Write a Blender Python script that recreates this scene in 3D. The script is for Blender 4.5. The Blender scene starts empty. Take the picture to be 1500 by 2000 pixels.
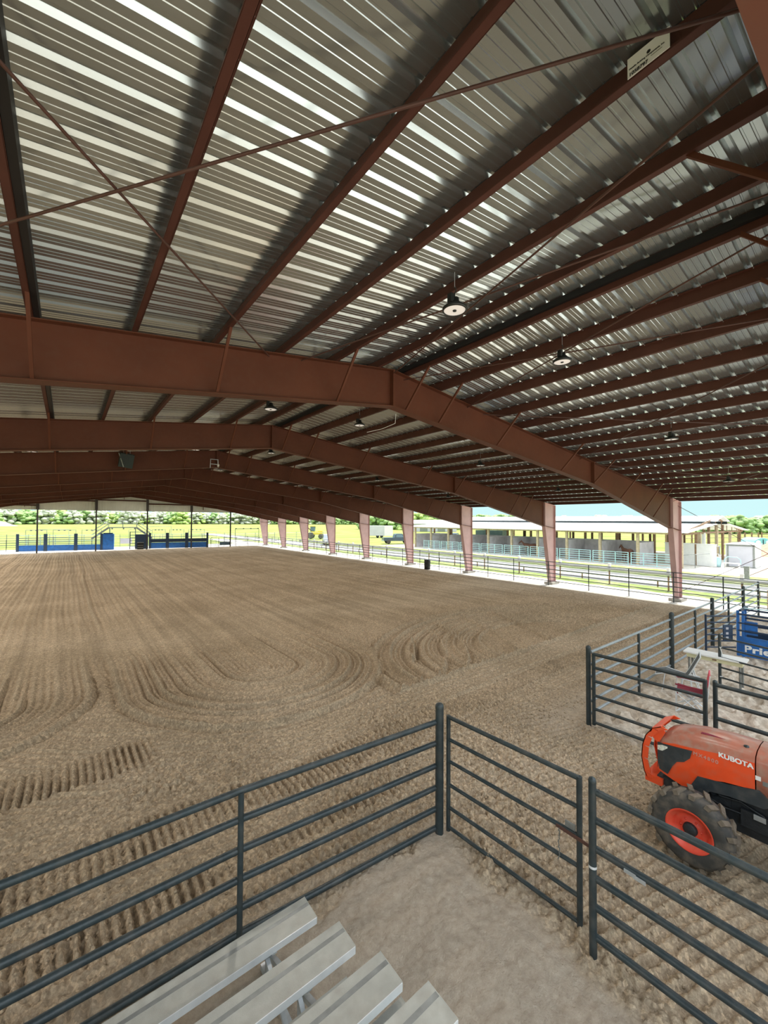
import bpy, math, random
import numpy as np
from mathutils import Vector, Matrix
random.seed(7)
SC = bpy.context.scene
COL = SC.collection
PI = math.pi

# ------------------------------------------------------------------ materials
def mat(name, col, rough=.6, metal=0., var=.12, vscale=3., bump=0., bscale=40., spec=.5, dirt=None, dirt_amt=0.):
    m = bpy.data.materials.new(name); m.use_nodes = True
    nt = m.node_tree; n = nt.nodes; l = nt.links
    b = n['Principled BSDF']
    b.inputs['Roughness'].default_value = rough
    b.inputs['Metallic'].default_value = metal
    b.inputs['Specular IOR Level'].default_value = spec
    tc = n.new('ShaderNodeNewGeometry')
    nz = n.new('ShaderNodeTexNoise'); nz.inputs['Scale'].default_value = vscale; nz.inputs['Detail'].default_value = 5
    l.new(tc.outputs['Position'], nz.inputs['Vector'])
    rp = n.new('ShaderNodeValToRGB')
    c0 = [max(0, c*(1-var)) for c in col]; c1 = [min(1, c*(1+var)) for c in col]
    rp.color_ramp.elements[0].position = .3; rp.color_ramp.elements[1].position = .7
    rp.color_ramp.elements[0].color = (*c0, 1); rp.color_ramp.elements[1].color = (*c1, 1)
    l.new(nz.outputs['Fac'], rp.inputs['Fac'])
    out = rp.outputs['Color']
    if dirt:
        nz2 = n.new('ShaderNodeTexNoise'); nz2.inputs['Scale'].default_value = 9; nz2.inputs['Detail'].default_value = 6
        l.new(tc.outputs['Position'], nz2.inputs['Vector'])
        r2 = n.new('ShaderNodeValToRGB'); r2.color_ramp.elements[0].position = .45; r2.color_ramp.elements[1].position = .75
        r2.color_ramp.elements[1].color = (dirt_amt, dirt_amt, dirt_amt, 1)
        l.new(nz2.outputs['Fac'], r2.inputs['Fac'])
        mx = n.new('ShaderNodeMixRGB'); mx.inputs['Color2'].default_value = (*dirt, 1)
        l.new(r2.outputs['Color'], mx.inputs['Fac']); l.new(out, mx.inputs['Color1']); out = mx.outputs['Color']
    l.new(out, b.inputs['Base Color'])
    if bump:
        bn = n.new('ShaderNodeTexNoise'); bn.inputs['Scale'].default_value = bscale; bn.inputs['Detail'].default_value = 6
        l.new(tc.outputs['Position'], bn.inputs['Vector'])
        bp = n.new('ShaderNodeBump'); bp.inputs['Strength'].default_value = bump; bp.inputs['Distance'].default_value = .02
        l.new(bn.outputs['Fac'], bp.inputs['Height']); l.new(bp.outputs['Normal'], b.inputs['Normal'])
    return m

M = {}
M['frame'] = mat('red_oxide_frame', (.110, .034, .016), .62, 0, .12, 1.2, dirt=(.12, .055, .035), dirt_amt=.25, spec=.3)
M['purlin'] = mat('red_oxide_purlin', (.082, .030, .021), .6, 0, .15, 2., spec=.3)
M['column'] = mat('lit_red_column', (.60, .38, .37), .6, 0, .08, 2.)  # same red paint as the frames, with bounced daylight put into the colour
M['post_dark'] = mat('dark_grey_post', (.055, .047, .047), .55)
M['rod'] = mat('brown_rod', (.085, .038, .028), .5)
M['black'] = mat('black_steel_and_shade', (.006, .006, .007), .6)
M['sheet'] = mat('galvalume_sheet', (.50, .565, .57), .20, .84, .06, .8)
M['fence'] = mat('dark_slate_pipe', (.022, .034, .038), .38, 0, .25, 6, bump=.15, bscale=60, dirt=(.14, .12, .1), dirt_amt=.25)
M['fence_pale'] = mat('skylit_grey_pipe', (.34, .37, .385), .32, .3, .2, 5)  # sky light on the pen rails put into the colour as pale grey
M['concrete'] = mat('concrete_pier', (.4, .38, .35), .85, 0, .15, 8, bump=.3)
M['alu'] = mat('mill_aluminium', (.42, .42, .38), .45, .35, .10, 8, bump=.1, bscale=120, dirt=(.25, .2, .15), dirt_amt=.25)
M['alu_edge'] = mat('bright_aluminium', (.72, .75, .77), .35, .3, .08, 8)
M['galv'] = mat('galvanised_steel', (.5, .53, .55), .4, .6, .15, 9)
M['orange'] = mat('orange_paint', (.83, .085, .02), .32, 0, .07, 4, dirt=(.42, .2, .13), dirt_amt=.25)
M['orange_dusty'] = mat('dusty_orange_paint', (.40, .14, .09), .30, 0, .12, 6, dirt=(.37, .25, .19), dirt_amt=.85)
M['plastic_dark'] = mat('dark_plastic', (.03, .037, .042), .5, 0, .15, 12, dirt=(.15, .13, .11), dirt_amt=.3)
M['engine'] = mat('engine_black', (.014, .017, .02), .55, 0, .3, 12, bump=.3)
M['rubber'] = mat('muddy_tyre_rubber', (.052, .05, .046), .8, 0, .2, 9, dirt=(.2, .155, .11), dirt_amt=.55)
M['lug'] = mat('mud_caked_lugs', (.155, .125, .092), .9, 0, .25, 14, bump=.5)
M['rim'] = mat('red_orange_rim', (.75, .07, .035), .4, 0, .1, 9, dirt=(.35, .17, .1), dirt_amt=.4)
M['glass_lamp'] = mat('headlamp_lens', (.72, .74, .66), .15, 0, .3, 40)
M['white'] = mat('white_paint', (.78, .78, .76), .45, 0, .05, 3)
M['white_print'] = mat('white_print', (.86, .86, .84), .5, 0, .03)
M['silver_print'] = mat('silver_print', (.62, .3, .24), .35, 0, .05)
M['black_print'] = mat('black_print', (.02, .02, .02), .6)
M['red_print'] = mat('red_print', (.6, .03, .03), .5)
M['blue'] = mat('royal_blue_paint', (.014, .125, .42), .42, 0, .2, 3, dirt=(.05, .07, .1), dirt_amt=.4)
M['blue_dark'] = mat('dark_blue_paint', (.015, .035, .075), .45, 0, .2, 3)
M['teal'] = mat('pale_teal_paint', (.38, .58, .62), .45, 0, .1, 2)
M['dome'] = mat('pale_blue_plastic', (.22, .52, .60), .5, 0, .08, 2)
M['wood'] = mat('pale_timber', (.48, .38, .25), .8, 0, .2, 4)
M['wood_dark'] = mat('brown_timber', (.24, .145, .085), .8, 0, .25, 4)
M['panel_grey'] = mat('grey_stall_boards', (.60, .56, .60), .8, 0, .15, 1.5)
M['roof_white'] = mat('white_metal_roof', (.82, .84, .84), .5, 0, .04, 1)
M['gable'] = mat('ribbed_pale_wall_sheet', (.74, .76, .70), .5, 0, .07, 1)
M['table_white'] = mat('white_table_board', (.80, .79, .76), .4, 0, .04, 5)
M['table_apron'] = mat('cream_apron', (.62, .58, .36), .6, 0, .1, 6)
M['grey_tube'] = mat('grey_tube', (.26, .27, .26), .4, .5, .2, 9)
M['grey_fabric'] = mat('grey_mesh_fabric', (.13, .145, .15), .8, 0, .12, 30)
M['red_fabric'] = mat('dark_red_fabric', (.20, .012, .03), .8, 0, .15, 20)
M['pink_fabric'] = mat('faded_pink_red_fabric', (.72, .10, .14), .75, 0, .12, 20)
M['tape'] = mat('white_tape', (.8, .8, .8), .5)
M['pipe_grey'] = mat('pale_grey_big_pipe', (.34, .355, .355), .5, 0, .08, 1.5)
M['leaf_a'] = mat('leaf_mid_green', (.25, .38, .14), .8, 0, .45, .5, bump=1, bscale=1.5)
M['leaf_b'] = mat('leaf_yellow_green', (.36, .48, .15), .8, 0, .4, .5, bump=1, bscale=1.5)
M['leaf_c'] = mat('leaf_grey_green', (.44, .47, .36), .8, 0, .4, .5, bump=1, bscale=1.5)
M['bark'] = mat('bark', (.16, .11, .08), .9)
M['sand_white'] = mat('pale_sand', (.62, .57, .50), .9, 0, .1, .6, bump=.5, bscale=3)
M['red_soil'] = mat('red_soil', (.46, .24, .16), .95, 0, .3, 1.2, bump=1, bscale=3)
M['truck_black'] = mat('dark_truck_paint', (.05, .075, .095), .25, 0, .1, 2)
M['truck_silver'] = mat('silver_truck_paint', (.42, .46, .52), .3, .3, .1, 2)
M['glass_dark'] = mat('dark_window_glass', (.12, .19, .22), .08, 0, .1, 2)
M['yellow'] = mat('yellow_machine_paint', (.72, .56, .06), .45, 0, .1, 2)
M['tan'] = mat('pale_tan_wall', (.52, .51, .55), .7, 0, .06, 1)
M['orange_crate'] = mat('orange_crate', (.68, .27, .12), .6)
M['horse_brown'] = mat('dark_bay_brown', (.16, .07, .045), .7)
M['green_dark'] = mat('dark_green_housing', (.006, .022, .017), .5)
M['lamp_black'] = mat('black_lamp_housing', (.010, .013, .013), .4)
m = mat('lamp_diffuser', (.8, .76, .72), .5); M['lens'] = m
b = m.node_tree.nodes['Principled BSDF']; b.inputs['Emission Color'].default_value = (1, .95, .9, 1); b.inputs['Emission Strength'].default_value = .32
M['grass'] = None

def ground_mat(name, cols, scale, bump=.6, bscale=8, rough=.95):
    m = bpy.data.materials.new(name); m.use_nodes = True
    nt = m.node_tree; n = nt.nodes; l = nt.links; b = n['Principled BSDF']; b.inputs['Roughness'].default_value = rough
    b.inputs['Specular IOR Level'].default_value = .1
    g = n.new('ShaderNodeNewGeometry')
    a = n.new('ShaderNodeTexNoise'); a.inputs['Scale'].default_value = scale; a.inputs['Detail'].default_value = 8; a.inputs['Roughness'].default_value = .65
    l.new(g.outputs['Position'], a.inputs['Vector'])
    r = n.new('ShaderNodeValToRGB'); e = r.color_ramp.elements
    e[0].position = .3; e[0].color = (*cols[0], 1); e[1].position = .7; e[1].color = (*cols[-1], 1)
    for i, c in enumerate(cols[1:-1]):
        k = e.new(.3+.4*(i+1)/(len(cols)-1)); k.color = (*c, 1)
    l.new(a.outputs['Fac'], r.inputs['Fac']); l.new(r.outputs['Color'], b.inputs['Base Color'])
    bn = n.new('ShaderNodeTexNoise'); bn.inputs['Scale'].default_value = bscale; bn.inputs['Detail'].default_value = 6
    l.new(g.outputs['Position'], bn.inputs['Vector'])
    bp = n.new('ShaderNodeBump'); bp.inputs['Strength'].default_value = bump; bp.inputs['Distance'].default_value = .05
    l.new(bn.outputs['Fac'], bp.inputs['Height']); l.new(bp.outputs['Normal'], b.inputs['Normal'])
    return m
M['grass'] = ground_mat('meadow_grass', [(.16, .22, .05), (.23, .27, .075), (.30, .31, .12)], .12, 1, 6)
M['grass_near'] = ground_mat('short_grass', [(.17, .24, .07), (.26, .32, .11), (.45, .43, .27)], .9, 1, 9)
M['gravel'] = ground_mat('white_gravel', [(.58, .54, .48), (.76, .72, .65)], 2.5, 1, 14)
M['road'] = ground_mat('grey_road', [(.13, .13, .13), (.19, .19, .185)], .7, .5, 12)

# arena dirt: colour follows the kind of footing (attribute "sand") and clod noise
def dirt_material():
    m = bpy.data.materials.new('harrowed_arena_dirt'); m.use_nodes = True
    nt = m.node_tree; n = nt.nodes; l = nt.links; b = n['Principled BSDF']
    b.inputs['Roughness'].default_value = .95; b.inputs['Specular IOR Level'].default_value = .12
    g = n.new('ShaderNodeNewGeometry')
    def noise(scale, detail=6, rough=.6, vec=None):
        t = n.new('ShaderNodeTexNoise'); t.inputs['Scale'].default_value = scale; t.inputs['Detail'].default_value = detail; t.inputs['Roughness'].default_value = rough
        l.new(vec or g.outputs['Position'], t.inputs['Vector']); return t.outputs['Fac']
    def ramp(f, stops):
        r = n.new('ShaderNodeValToRGB'); e = r.color_ramp.elements
        e[0].position, e[0].color = stops[0][0], (*stops[0][1], 1); e[1].position, e[1].color = stops[-1][0], (*stops[-1][1], 1)
        for p, c in stops[1:-1]:
            k = e.new(p); k.color = (*c, 1)
        l.new(f, r.inputs['Fac']); return r.outputs['Color']
    clod = ramp(noise(34, 5, .7), [(.32, (.345, .268, .188)), (.5, (.47, .372, .266)), (.66, (.62, .505, .368))])
    vo = n.new('ShaderNodeTexVoronoi'); vo.inputs['Scale'].default_value = 26; l.new(g.outputs['Position'], vo.inputs['Vector'])
    sx = n.new('ShaderNodeSeparateColor'); l.new(vo.outputs['Color'], sx.inputs[0])
    tone = ramp(sx.outputs[0], [(0, (.76, .75, .74)), (.6, (1.0, 1.0, 1.0)), (1, (1.32, 1.30, 1.26))])
    mt = n.new('ShaderNodeMixRGB'); mt.blend_type = 'MULTIPLY'; mt.inputs['Fac'].default_value = 1
    l.new(clod, mt.inputs['Color1']); l.new(tone, mt.inputs['Color2']); clod = mt.outputs['Color']
    big = ramp(noise(.35, 4), [(.35, (.86, .84, .80)), (.65, (1.1, 1.09, 1.08))])
    mx = n.new('ShaderNodeMixRGB'); mx.blend_type = 'MULTIPLY'; mx.inputs['Fac'].default_value = 1
    l.new(clod, mx.inputs['Color1']); l.new(big, mx.inputs['Color2'])
    # long faint stripes left by the harrow passes (run along the arena)
    mp = n.new('ShaderNodeMapping'); mp.inputs['Scale'].default_value = (2.6, .035, 1)
    l.new(g.outputs['Position'], mp.inputs['Vector'])
    st = noise(1, 4, .6, mp.outputs['Vector'])
    stc = ramp(st, [(.36, (.80, .79, .77)), (.62, (1.08, 1.07, 1.05))])
    far = n.new('ShaderNodeAttribute'); far.attribute_name = 'far'
    mf = n.new('ShaderNodeMixRGB'); mf.blend_type = 'MULTIPLY'
    l.new(far.outputs['Fac'], mf.inputs['Fac']); l.new(mx.outputs['Color'], mf.inputs['Color1']); l.new(stc, mf.inputs['Color2'])
    sa = n.new('ShaderNodeAttribute'); sa.attribute_name = 'sand'
    sandc = ramp(noise(14, 7, .65), [(.3, (.40, .325, .25)), (.7, (.53, .45, .355))])
    m2 = n.new('ShaderNodeMixRGB'); l.new(sa.outputs['Fac'], m2.inputs['Fac'])
    l.new(mf.outputs['Color'], m2.inputs['Color1']); l.new(sandc, m2.inputs['Color2'])
    pen = n.new('ShaderNodeAttribute'); pen.attribute_name = 'pen'
    penc = ramp(noise(9, 6, .65), [(.3, (.46, .38, .30)), (.65, (.80, .70, .58))])
    m3 = n.new('ShaderNodeMixRGB'); l.new(pen.outputs['Fac'], m3.inputs['Fac'])
    l.new(m2.outputs['Color'], m3.inputs['Color1']); l.new(penc, m3.inputs['Color2'])
    l.new(m3.outputs['Color'], b.inputs['Base Color'])
    b1 = n.new('ShaderNodeBump'); b1.inputs['Strength'].default_value = 1.0; b1.inputs['Distance'].default_value = .03
    l.new(noise(30, 6, .7), b1.inputs['Height'])
    b2 = n.new('ShaderNodeBump'); b2.inputs['Distance'].default_value = .05
    mm = n.new('ShaderNodeMath'); mm.operation = 'MULTIPLY'; mm.inputs[1].default_value = .8
    l.new(far.outputs['Fac'], mm.inputs[0]); l.new(mm.outputs[0], b2.inputs['Strength'])
    l.new(st, b2.inputs['Height']); l.new(b1.outputs['Normal'], b2.inputs['Normal'])
    l.new(b2.outputs['Normal'], b.inputs['Normal'])
    return m
M['dirt'] = dirt_material()

# ------------------------------------------------------------------ mesh helpers
class MB:
    """collects shapes and links them as ONE mesh object"""
    def __init__(s): s.v = []; s.f = []; s.s = []
    def add(s, vs, fs, smooth=False):
        o = len(s.v); s.v += [tuple(p) for p in vs]
        for f in fs: s.f.append(tuple(i+o for i in f)); s.s.append(smooth)
        return s
    def box(s, c, d, rz=0, rx=0, ry=0):
        R = Matrix.Rotation(rz, 3, 'Z') @ Matrix.Rotation(ry, 3, 'Y') @ Matrix.Rotation(rx, 3, 'X'); c = Vector(c)
        vs = [c + R @ Vector((x*d[0]/2, y*d[1]/2, z*d[2]/2)) for z in (-1, 1) for y in (-1, 1) for x in (-1, 1)]
        return s.add(vs, [(0, 2, 3, 1), (4, 5, 7, 6), (0, 1, 5, 4), (2, 6, 7, 3), (0, 4, 6, 2), (1, 3, 7, 5)])
    def beam(s, p, q, w, h, up=(0, 0, 1)):
        p, q = Vector(p), Vector(q); d = (q-p).normalized(); u = Vector(up)
        if abs(d.dot(u)) > .99: u = Vector((1, 0, 0))
        a = d.cross(u).normalized()*w/2; b = a.cross(d).normalized()*h/2
        vs = [p-a-b, p+a-b, p+a+b, p-a+b, q-a-b, q+a-b, q+a+b, q-a+b]
        return s.add(vs, [(3, 2, 1, 0), (4, 5, 6, 7), (0, 1, 5, 4), (1, 2, 6, 5), (2, 3, 7, 6), (3, 0, 4, 7)])
    def tube(s, pts, r, n=8, cap=True):
        pts = [Vector(p) for p in pts]; k = len(pts); rings = []; rr = r if isinstance(r, (list, tuple)) else [r]*k
        prev = None
        for i, p in enumerate(pts):
            d = (pts[min(i+1, k-1)]-pts[max(i-1, 0)]).normalized()
            if prev is None:
                u = Vector((0, 0, 1)) if abs(d.z) < .9 else Vector((1, 0, 0))
                a = d.cross(u).normalized()
            else: a = (prev - d*prev.dot(d)).normalized()
            prev = a; b = d.cross(a)
            rings.append([p + (a*math.cos(2*PI*j/n)+b*math.sin(2*PI*j/n))*rr[i] for j in range(n)])
        vs = [v for r_ in rings for v in r_]; fs = []
        for i in range(k-1):
            for j in range(n): fs.append((i*n+j, i*n+(j+1) % n, (i+1)*n+(j+1) % n, (i+1)*n+j))
        s.add(vs, fs, True)
        if cap: s.add(rings[0], [tuple(range(n))[::-1]]); s.add(rings[-1], [tuple(range(n))])
        return s
    def lathe(s, prof, c=(0, 0, 0), n=20, axis='Z', smooth=True):
        c = Vector(c); vs = []; k = len(prof)
        for r, z in prof:
            for j in range(n):
                a = 2*PI*j/n
                p = Vector((r*math.cos(a), r*math.sin(a), z))
                if axis == 'X': p = Vector((p.z, p.x, p.y))
                if axis == 'Y': p = Vector((p.y, p.z, p.x))
                vs.append(c+p)
        fs = [(i*n+j, i*n+(j+1) % n, (i+1)*n+(j+1) % n, (i+1)*n+j) for i in range(k-1) for j in range(n)]
        return s.add(vs, fs, smooth)
    def prism(s, poly, ext, smooth=False):
        n = len(poly); e = Vector(ext); a = [Vector(p) for p in poly]; b_ = [p+e for p in a]
        return s.add(a+b_, [tuple(range(n))[::-1], tuple(range(n, 2*n))] + [(i, (i+1) % n, n+(i+1) % n, n+i) for i in range(n)], smooth)
    def quad(s, *p): return s.add(p, [tuple(range(len(p)))])
    def loft(s, secs, closed=True, cap=True, smooth=True):
        n = len(secs[0]); vs = [Vector(p) for r_ in secs for p in r_]; fs = []
        for i in range(len(secs)-1):
            for j in range(n if closed else n-1): fs.append((i*n+j, i*n+(j+1) % n, (i+1)*n+(j+1) % n, (i+1)*n+j))
        s.add(vs, fs, smooth)
        if cap: s.add(secs[0], [tuple(range(n))[::-1]]); s.add(secs[-1], [tuple(range(n))])
        return s
    def build(s, name, m, parent=None, at=None):
        me = bpy.data.meshes.new(name)
        v = s.v
        if at is not None: v = [(p[0]-at[0], p[1]-at[1], p[2]-at[2]) for p in v]
        me.from_pydata(v, [], s.f); me.polygons.foreach_set('use_smooth', s.s); me.update()
        me.materials.append(m if not isinstance(m, str) else M[m])
        o = bpy.data.objects.new(name, me); COL.objects.link(o)
        if at is not None: o.location = at
        if parent is not None: o.parent = parent
        return o

def tag(o, label, cat, group=None, kind=None):
    o['label'] = label; o['category'] = cat
    if group: o['group'] = group
    if kind: o['kind'] = kind
    return o
def struct(o): o['kind'] = 'structure'; return o
def thing(name, label, cat, loc=(0, 0, 0), rz=0, group=None):
    o = bpy.data.objects.new(name, None); COL.objects.link(o); o.location = loc; o.rotation_euler = (0, 0, rz)
    o.empty_display_size = .2
    return tag(o, label, cat, group)
def dup(root, loc, rz=None, label=None, sc=None):
    r = root.copy(); COL.objects.link(r); r.location = loc
    if rz is not None: r.rotation_euler = (0, 0, rz)
    if sc: r.scale = sc
    if label: r['label'] = label
    for ch in list(root.children):
        c = ch.copy(); COL.objects.link(c); c.parent = r
        for g in list(ch.children):
            d = g.copy(); COL.objects.link(d); d.parent = c
    return r
def text_mesh(name, txt, size, m, parent, mtx, bold=0., shear=0., depth=.002, align='LEFT', spacing=1.):
    """lettering as one mesh; bold strokes come from merging slightly shifted copies"""
    cu = bpy.data.curves.new(name, 'FONT'); cu.body = txt; cu.size = size; cu.extrude = depth; cu.shear = shear
    cu.align_x = align; cu.space_character = spacing
    tmp = bpy.data.objects.new(name+'_t', cu); COL.objects.link(tmp)
    bpy.context.view_layer.update()
    me0 = bpy.data.meshes.new_from_object(tmp.evaluated_get(bpy.context.evaluated_depsgraph_get()))
    bpy.data.objects.remove(tmp); bpy.data.curves.remove(cu)
    mb = MB(); vs = [v.co.copy() for v in me0.vertices]; fs = [tuple(p.vertices) for p in me0.polygons]
    sh = [(0, 0)] if not bold else [(a, c) for a in (-bold, 0, bold) for c in (-bold*.6, 0, bold*.6)]
    for i, (a, c) in enumerate(sh): mb.add([(v.x+a, v.y+c, v.z+i*.00004) for v in vs], fs)
    bpy.data.meshes.remove(me0)
    o = mb.build(name, m, parent); o.matrix_local = mtx
    return o
ORD = ['first', 'second', 'third', 'fourth', 'fifth', 'sixth', 'seventh', 'eighth', 'ninth', 'tenth', 'eleventh', 'twelfth', 'thirteenth', 'fourteenth', 'fifteenth', 'sixteenth', 'seventeenth', 'eighteenth', 'nineteenth', 'twentieth',
       'twenty-first', 'twenty-second', 'twenty-third', 'twenty-fourth', 'twenty-fifth', 'twenty-sixth', 'twenty-seventh', 'twenty-eighth', 'twenty-ninth', 'thirtieth']

# ------------------------------------------------------------------ building dimensions (metres)
XR, ZR, SL = 6.164, 7.957, .1228          # ridge line, underside of the purlins at the ridge, roof slope
Y0, BAY, NB = 7.642, 7.355, 9             # first frame in view, bay length
XO = 26.84                                # outer face of the right columns
HALF = XO-XR
PD = .20                                  # purlin depth
FRY = [Y0+k*BAY for k in range(-1, NB)]   # frames -1 .. 8
YEND = Y0+8*BAY
YB = FRY[0]-.55
def zr(x): return ZR-SL*abs(x-XR)
OFFS = [.4145, 1.575]+[1.575+1.2544*i for i in range(1, 15)]

# ------------------------------------------------------------------ arena floor (real relief near the camera)
def vnoise(X, Y, s, seed):
    rng = np.random.RandomState(seed); g = rng.rand(512, 512)
    x = X/s+1000; y = Y/s+1000; xi = np.floor(x).astype(int); yi = np.floor(y).astype(int); fx = x-xi; fy = y-yi
    fx = fx*fx*(3-2*fx); fy = fy*fy*(3-2*fy)
    a = g[xi % 512, yi % 512]; b_ = g[(xi+1) % 512, yi % 512]; c = g[xi % 512, (yi+1) % 512]; d = g[(xi+1) % 512, (yi+1) % 512]
    return (a*(1-fx)+b_*fx)*(1-fy)+(c*(1-fx)+d*fx)*fy
def worley(X, Y, s, seed):
    # rounded clods: height of the tallest dome over each point, 0..1
    rng = np.random.RandomState(seed); gx = rng.rand(256, 256).astype(np.float32); gy = rng.rand(256, 256).astype(np.float32); gr = rng.rand(256, 256).astype(np.float32)
    x = (X/s+500).astype(np.float32); y = (Y/s+500).astype(np.float32); xi = np.floor(x).astype(np.int32); yi = np.floor(y).astype(np.int32)
    best = np.zeros_like(x)
    for a in (-1, 0, 1):
        for b_ in (-1, 0, 1):
            i = (xi+a) % 256; j = (yi+b_) % 256
            dx = xi+a+gx[i, j]-x; dy = yi+b_+gy[i, j]-y; r = .35+.6*gr[i, j]
            best = np.maximum(best, np.sqrt(np.maximum(r*r-dx*dx-dy*dy, 0))*(.5+.5*gr[i, j]))
    return best
def sm(x, a, b_): t = np.clip((x-a)/(b_-a), 0, 1); return t*t*(3-2*t)

def relief(X, Y):
    """height, footing masks for the near part of the arena"""
    wob = (vnoise(X, Y, 1.6, 1)-.5)*.35+(vnoise(X, Y, .5, 2)-.5)*.06
    tau = 2*PI
    # stadium-shaped harrow turns: distance to a line running up the arena
    def cap(cx, cy): return np.hypot(X-cx, np.minimum(Y-cy, 0))
    def ridge(r, q, w): return np.exp(-((r-q)/w)**2)-.75*np.exp(-((r-q-1.7*w)/w)**2)
    rA = cap(4.55, 11.6)+wob*.3; rB = cap(-2.0, 12.4)+wob*.3
    rC = np.hypot((X-14.0)/1.45, (Y-8.0)/1.0)*1.12+wob*.2
    rD = np.hypot(X-4.2, Y-14.4)+wob*.2
    ph = X+wob*.3; amp = np.ones_like(X)*.8; berm = np.zeros_like(X)
    def use(mask, f, a):
        nonlocal ph, amp
        ph = np.where(mask, f, ph); amp = np.where(mask, a, amp)
    up = Y > 7.8
    use(rD < 12.5, rD, .9)
    inC = (rC < 5.6) & up
    use(inC & (rC > 2.3), rC*1.1, 1.6)
    outA = (rA > 3.45)
    berm += ridge(rC, 5.6, .08)*up*outA*1.5
    for q in (2.4, 3.2, 3.55, 4.2, 4.6, 5.1): berm += ridge(rC, q, .06)*up*(X < 20)*outA*1.2
    for q in (6.6, 7.6, 8.3, 9.9, 11.6): berm += ridge(rD, q, .06)*(rC < 4.6)*up*(X > 7.6)*(1.5 if q != 7.6 else .9)
    use(rA < 3.45, rA, 1.1); berm += ridge(rA, 3.45, .08)*1.3
    for q in (.9, 1.3, 1.9, 2.15, 2.6, 2.9): berm += ridge(rA, q, .05)*.75
    use(rB < 2.5, rB, 1.0); berm += ridge(rB, 2.5, .07)
    for q in (.8, 1.2, 1.9): berm += ridge(rB, q, .05)*.7
    for q in (-.9, .45, 9.2, 11.4, 13.1): berm += ridge(X+wob*.3, q, .06)*(Y > 13)*.8
    low = (Y < 7.8+wob*.5)
    use(low, Y+wob*.25, .75)
    berm += ridge(Y-wob*.15, 7.8, .06)*sm(X, 6.2, 7)*1.4
    for q in (6.9, 6.1): berm += ridge(Y-wob*.3, q, .04)*sm(X, 6.5, 8)*.5
    # bands of roller teeth
    teeth = np.zeros_like(X)
    for y0, y1, x1 in ((8.15, 9.2, 1.6), (5.95, 6.75, 30), (4.95, 5.45, 30), (4.35, 4.75, 3.6)):
        w = wob*.5
        teeth = np.maximum(teeth, sm(Y, y0+w, y0+.1+w)*(1-sm(Y, y1-.1+w, y1+w))*(1-sm(X, x1-.6, x1)))
    alley = (X > 4.25) & (X < 8.8) & (Y < 5.6)
    teeth = np.where(alley, .75*(.35+.65*vnoise(X, Y, .7, 9)), teeth)
    th = np.sin(tau*(X+wob*.25)/.115)
    th2 = np.sin(tau*(Y*.9+X*.25+wob*.3)/.125)
    th = np.where(alley, th2, th)
    # rows of small clods: finer shape is broken up along the groove
    brk = .55+.9*vnoise(X, Y, .13, 5)
    groove = np.sin(tau*ph/.15)
    slow = np.sin(tau*ph/.62+1)
    c1 = vnoise(X, Y, .115, 11); c2 = vnoise(X, Y, .065, 12); c3 = vnoise(X, Y, .3, 13)
    rough0 = vnoise(X, Y, 1.1, 21)
    clod = worley(X, Y, .075, 71)*.062*(.35+.65*sm(rough0, .35, .9))+worley(X, Y, .042, 72)*.036+(c3-.5)*.02-.03
    rough = .45+.85*sm(vnoise(X, Y, 1.3, 21), .3, .75)
    rough = np.where((Y < 8.3) & (X < 9), rough*1.25, rough)
    rough = rough*(1-.64*sm(Y+wob, 6.4, 9.5))*(1-.35*sm(X, 5, 9)*sm(Y, 4.4, 5.5))
    h = clod*rough+groove*amp*.026*(.35+.65*brk)*(1-.7*teeth)*(.5+.5*sm(Y, 6.5, 8.5))+slow*.016*amp*(1-teeth)+berm*.085+teeth*th*.046*(.45+1.0*vnoise(X, Y, .16, 6))*(.4+.9*vnoise(X, Y, .9, 7))
    # pale smooth sand on the stand side of the fence, drifting under the rails
    e = (vnoise(X, Y, .45, 31)-.5)*.5
    # fence: X<4.2 & Y<4.1 is the stand side
    dx = 4.25-X; dy = 4.15-Y
    sand = sm(np.minimum(dx, dy)+e, -.10, .28)
    pen = sm(np.minimum(X-8.75, 4.2-Y)+e*.6, -.15, .3)
    bare = sm(4.85-Y+e, -.1, .5)*(1-sm(X, 3.0, 4.4))*.8           # drag strip just outside the fence
    path = np.exp(-((Y-4.7)/.55)**2)*sm(X, 7.4, 8.4)*(1-sm(X, 12, 17))*.8
    smooth = np.maximum(np.maximum(sand, bare*.5), path)
    foot = (vnoise(X, Y, .22, 41)-.5)*.03+(vnoise(X, Y, .6, 42)-.5)*.05+(vnoise(X, Y, .085, 43)-.5)*.018+(vnoise(X, Y, .04, 44)-.5)*.011+worley(X, Y, .11, 45)*.008*(vnoise(X, Y, .8, 46) > .55)
    hoof = -np.maximum(vnoise(X, Y, .17, 51)-.42, 0)*.38+(vnoise(X, Y, .1, 52)-.5)*.05+(vnoise(X, Y, .5, 53)-.5)*.05
    h = h*(1-smooth)+foot*smooth
    h = h*(1-pen)+hoof*pen
    return h, np.maximum(sand, np.maximum(path*.7, bare*.35)), pen

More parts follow.
